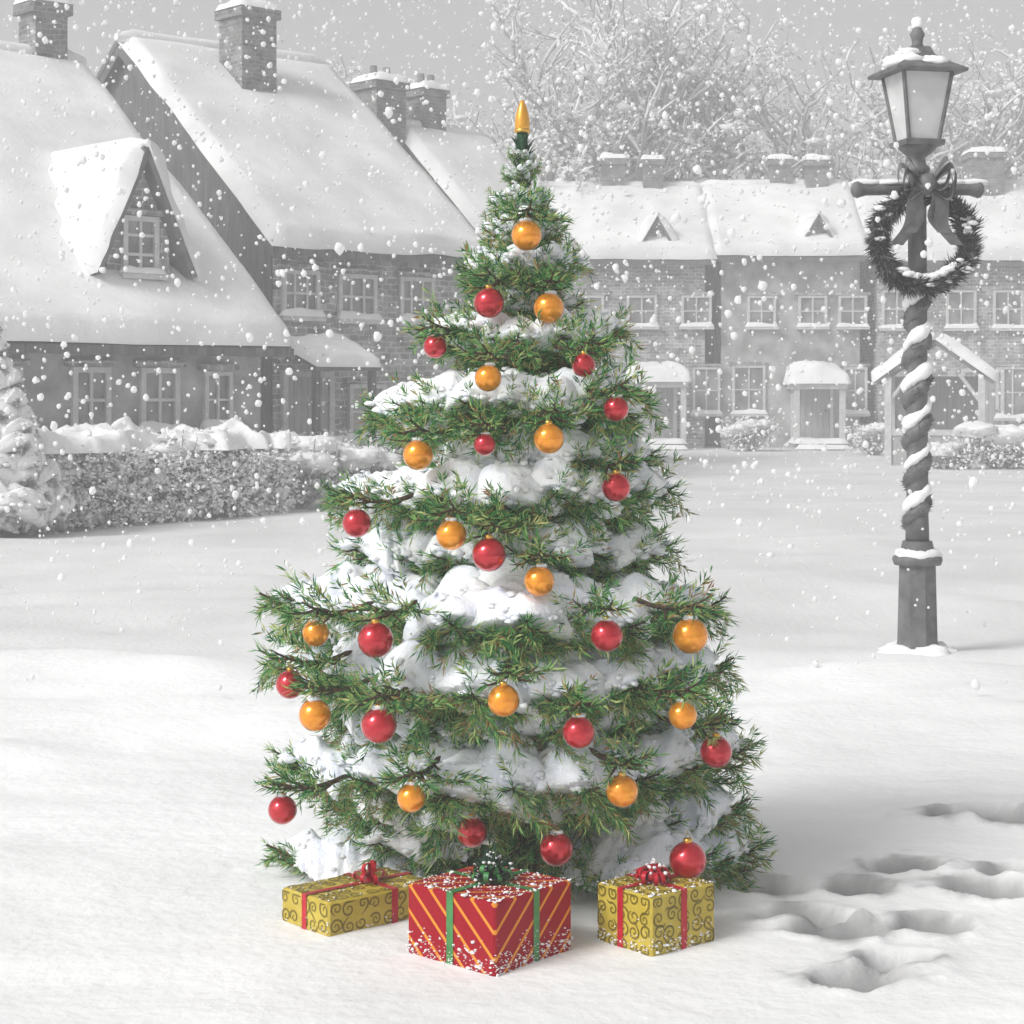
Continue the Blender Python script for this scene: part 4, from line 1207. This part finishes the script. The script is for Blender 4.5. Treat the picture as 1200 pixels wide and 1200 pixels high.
def bush(label, x, y, h, wd, seed, group='snowy bushes in front of the houses'):
    o = thing('bush', label, 'bush', (x, y, gz(x, y) - .02), seed * .7, group)
    r = random.Random(seed); g = G(); s = G()
    for k in range(14):
        a = r.uniform(0, 6.28); l = r.uniform(.6, 1)
        g.tube([(0, 0, -.05), (math.cos(a) * wd * .25, math.sin(a) * wd * .25, h * .5 * l), (math.cos(a) * wd * .5 * l, math.sin(a) * wd * .5 * l, h * r.uniform(.6, 1.0))], [.02, .014, .005], 5, 1)
    for k in range(7):
        a = r.uniform(0, 6.28); q = r.uniform(.0, .33) * wd
        c = (q * math.cos(a), q * math.sin(a), h * r.uniform(.35, .72)); R0 = wd * r.uniform(.2, .3)
        leafcloud(g, c, (R0, R0, R0 * .9), 260, .035, 0, seed * 20 + k)
        if k < 6: s.ball((c[0], c[1], c[2] + R0 * .5), R0 * .85, 16, 10, sc=(1.05, 1.05, .42), lump=.55, seed=seed * 9 + k, freq=3.5)
    clots(s, [((lambda a, q: (q * math.cos(a), q * math.sin(a), h * r.uniform(.1, .95)))(r.uniform(0, 6.28), r.uniform(.2, .54) * wd)) for k in range(420)], .035, seed)
    g.obj('foliage', [M['grey_needle'], M['grey_bark']], o); s.obj('snow', M['snow'], o, kind='stuff')
    return o


def pos(px, d): return ((px - 600) / F * d, CY + d)


# hedge before cottage A
hx0, hy0, hx1, hy1 = -6.6, 20.45 + CY, -2.95, 23.85 + CY
HL = math.hypot(hx1 - hx0, hy1 - hy0)
hd = thing('hedge', 'long clipped hedge with a thick snow cap in front of the dormered cottage', 'hedge', (hx0, hy0, -.03), math.atan2(hy1 - hy0, hx1 - hx0))
g = G(); s = G(); r = random.Random(8); HH = .86
for i in range(int(HL / .09)):
    x = i * .09 + r.uniform(-.04, .04); y = r.uniform(-.3, .3)
    for k in range(3):
        g.tube([(x, y, -.1), (x + r.uniform(-.12, .12), y + r.uniform(-.1, .1), HH * .5), (x + r.uniform(-.22, .22), y + r.uniform(-.22, .22), HH * r.uniform(.75, 1.0))], [.014, .011, .005], 4, 1, cap=False)
for i in range(int(HL / .22)):
    leafcloud(g, (i * .22 + .1, r.uniform(-.15, .15), HH * r.uniform(.35, .65)), (.28, .36, .42), 330, .04, 0, 300 + i)
slab(s, (-.05, -.42, HH), (HL + .1, 0, 0), (0, .84, 0), .25, nu=120, nv=24, seed=3, rough=1.0, edge=.28, freq=3.0, wob=.3)
cp = []
for i in range(800):
    x0, z0 = r.uniform(0, HL), HH * r.uniform(.05, 1.0)
    for k in range(r.choice((2, 4, 9, 14))): cp.append((x0 + r.gauss(0, .07), -.38 + r.uniform(-.14, .16), max(.0, z0 + r.gauss(0, .05))))
clots(s, cp, .026, 5)
for i in range(70):
    s.ball((r.uniform(0, HL), -.33 + r.uniform(-.06, .1), HH * r.uniform(.3, .95)), r.uniform(.03, .07), 10, 7, sc=(1.5, 1, .7), lump=.9, seed=i, freq=4)
g.obj('foliage', [M['grey_needle'], M['grey_bark']], hd); s.obj('snow', M['snow'], hd)

for (lab, px, d, h, wd, sd) in [
    ('snowy bush at the right end of the hedge', 352, 24.6, .95, 1.35, 1),
    ('low snow laden bush between the hedge end and the fir', 420, 25.5, .85, 1.3, 2),
    ('tall bush under the cottage windows behind the middle of the hedge', 205, 22.9, 1.15, 1.2, 3),
    ('rounded bush behind the left part of the hedge', 95, 22.2, 1.1, 1.2, 4),
    ('small snowy bush beside the porch of the taller cottage', 385, 28.2, 1.0, 1.1, 5),
    ('snow buried bush left of the plank door porch', 880, 49.5, .95, 1.5, 6),
    ('snowy bush at the right of the fir by the first canopy', 700, 48.5, 1.1, 1.5, 7),
    ('wide low bush right of the shed at the picture edge', 1172, 38.0, .8, 2.0, 8),
    ('low bush in front of the open shed', 1118, 38.0, .55, 1.2, 9),
    ('small bush left of the lamp post foot, far behind', 1025, 46.5, .8, 1.4, 10)]:
    x, y = pos(px, d); bush(lab, x, y, h, wd, sd)

# snow laden conifer at the left edge
cxp, cyp = pos(-18, 20.6)
cf = thing('conifer', 'small conifer smothered in snow at the left edge beside the hedge', 'tree', (cxp, cyp, -.03))
G().tube([(0, 0, -.1), (0, 0, 1.0), (0, 0, 2.15)], [.08, .05, .01], 8).obj('trunk', M['grey_bark'], cf)
g = G(); s = G(); r = random.Random(77)
for k in range(12):
    z = .3 + k * .165; Rr = .86 * (1 - k / 12.5) + .06
    nb = max(4, int(9 * Rr / .8) + 2)
    for i in range(nb):
        az = 2 * PI * (i + .5 * (k % 2)) / nb + r.uniform(-.1, .1); L = Rr * r.uniform(.9, 1.1); ci = klass(L); v = r.randrange(3)
        m = np.array(bough_matrix((0, 0, z + L * .12), az, L, ci, -.15)); g.merge(PROTO[ci, v][0], m)
        sm = m.copy(); sm[:3, :3] = sm[:3, :3] @ np.diag([1.05, 1.6, 1.5]); s.merge(PROTO[ci, v][1], sm)
g.obj('crown', [M['grey_needle'], M['grey_bark']], cf); s.obj('snow', M['snow'], cf)

# a picket of snow: low stone wall on the right, under the shed bushes
x, y = pos(1188, 36)
# ------------------------------------------------------------------ bare trees behind the roofs
def bare_tree(label, px, d, top_py, seed, spread=1.0):
    x, y = pos(px, d); H = (EYE - (top_py - HZ) / F * d) * 1.3
    o = thing('bare_tree', label, 'tree', (x, y, -.1), 0, 'frosted bare trees behind the roofs')
    r = random.Random(seed); tr = G(); cr = G(); sn = G(); fr = []
    def grow(p, dr, L, rad_, depth):
        n = 5 if depth < 4 else 3; pts = [np.array(p)]; d0 = np.array(dr)
        for i in range(n):
            d0 = d0 + np.array([r.gauss(0, .16), r.gauss(0, .16), r.gauss(0.04, .1)]); d0 /= np.linalg.norm(d0)
            pts.append(pts[-1] + d0 * L / n)
        rr = np.linspace(rad_, rad_ * .6, n + 1)
        (tr if depth == 0 else cr).tube(pts, rr, 7 if depth < 2 else 4, cap=False)
        if depth >= 1 and abs(d0[2]) < .93 and r.random() < .5:
            k = np.array([r.uniform(.5, 1.5) for _ in pts]); k[0] = k[-1] = .3
            sn.tube(np.array(pts) + np.array([0, 0, 1.0]) * (rr * .7 + .02)[:, None], (rr * .8 + .022) * k, 5, cap=False)
            if depth >= 3 and r.random() < .3: sn.ball(pts[-1] + np.array([0, 0, .05]), r.uniform(.06, .2), 8, 6, sc=(r.uniform(.9, 1.5), r.uniform(.9, 1.5), r.uniform(.5, .9)), lump=.8, seed=r.randrange(99))
        if depth >= 3: fr.extend(pts[-1] + np.array([r.gauss(0, .22), r.gauss(0, .22), r.gauss(0, .16)]) for _ in range(5))
        if depth >= 5 or L < .3: return
        for k in range(r.choice((3, 4)) if depth < 3 else r.choice((2, 3))):
            f = r.uniform(.4, 1.0) if k else 1.0; q = pts[min(n, max(1, int(f * n)))]
            a = r.uniform(0, 6.28); t = r.uniform(.35, .85) * spread
            side = np.array([math.cos(a), math.sin(a), 0.]); nd = d0 * math.cos(t) + side * math.sin(t) + np.array([0, 0, .12]); nd /= np.linalg.norm(nd)
            grow(q, nd, L * r.uniform(.58, .78), rad_ * .6, depth + 1)
    grow((0, 0, 0), (0, 0, 1), H * .36, H * .021, 0)
    clots(sn, fr, .075, seed)
    tr.obj('trunk', M['snowy_bark'], o); cr.obj('crown', M['snowy_bark'], o); sn.obj('snow', M['roof_snow'], o, kind='stuff')
    return o


bare_tree('tall frosted bare tree behind the middle terraced house, tallest of them', 822, 64, -10, 1)
bare_tree('frosted bare tree with wide limbs left of the tallest one, near the tree top', 700, 62, 60, 2, 1.2)
bare_tree('frosted bare tree behind the roof left of the street lamp', 965, 63, 65, 3, 1.15)
bare_tree('frosted bare tree just right of the fir tip', 628, 60, 30, 4)
bare_tree('frosted bare tree over the chimneys of the far cottage', 545, 58, 75, 5, 1.1)
bare_tree('frosted bare tree at the right edge behind the row', 1175, 66, 70, 6, 1.2)
bare_tree('low frosted bare tree between the lamp and the middle roof', 1060, 60, 125, 7, 1.3)
bare_tree('low frosted bare tree behind the two left terrace chimneys', 760, 60, 120, 8, 1.3)
bare_tree('low frosted bare tree behind the middle terrace chimneys', 895, 60, 120, 9, 1.3)

# rising snowy land behind
xs2 = np.linspace(-110, 110, 60); ys2 = np.linspace(75, 149, 24)
X, Y = np.meshgrid(xs2, ys2, indexing='ij'); Z = -1 + (Y - 75) * .085 + 1.2 * fbm(X * .05, Y * .05, 0, 4, 3)
tag(G().grid(np.stack([X, Y, Z], -1)).obj('hills', M['ground']), 'low snowy hill far behind the houses', 'hill', kind='structure')

# ------------------------------------------------------------------ falling snow
r = np.random.default_rng(21); g = G()
nfl = 9500
d = 8.6 + 26 * r.random(nfl) ** 1.1
X = (r.random(nfl) * 2 - 1) * (1.0 + .33 * d); Y = CY + d; Z = r.random(nfl) * (EYE + .24 * d) + .05
rad_ = .0058 + .011 * r.random(nfl) ** 2.8 + .009 * (r.random(nfl) < .04)
rad_ *= (.75 + d / 26)
for k in range(nfl):
    if abs(X[k] - TX) < .85 and abs(Y[k]) < .85 and Z[k] < 2.4: continue
    g.ball((X[k], Y[k], Z[k]), rad_[k], 7, 5, sc=(1, 1, .9 + .35 * r.random()), lump=.55, seed=k % 50, freq=2.2)
tag(g.obj('falling_snow', M['flake']), 'snowflakes drifting down over the whole square', 'snow', kind='stuff')

# ------------------------------------------------------------------ the grey winter air
HAZE = 0.0095
if HAZE:
    m = bpy.data.materials.new('haze'); m.use_nodes = True; nt = m.node_tree
    for n in list(nt.nodes):
        if n.type == 'BSDF_PRINCIPLED': nt.nodes.remove(n)
    pv = nt.nodes.new('ShaderNodeVolumePrincipled'); pv.inputs['Color'].default_value = (.9, .9, .9, 1); pv.inputs['Density'].default_value = HAZE; pv.inputs['Anisotropy'].default_value = 0.25
    nt.links.new(pv.outputs['Volume'], nt.nodes['Material Output'].inputs['Volume'])
    g = G().box(-140, 140, -30, 170, -3, 19)
    tag(g.obj('haze', m, smooth=False), 'grey snowy air filling the square', 'haze', kind='stuff')
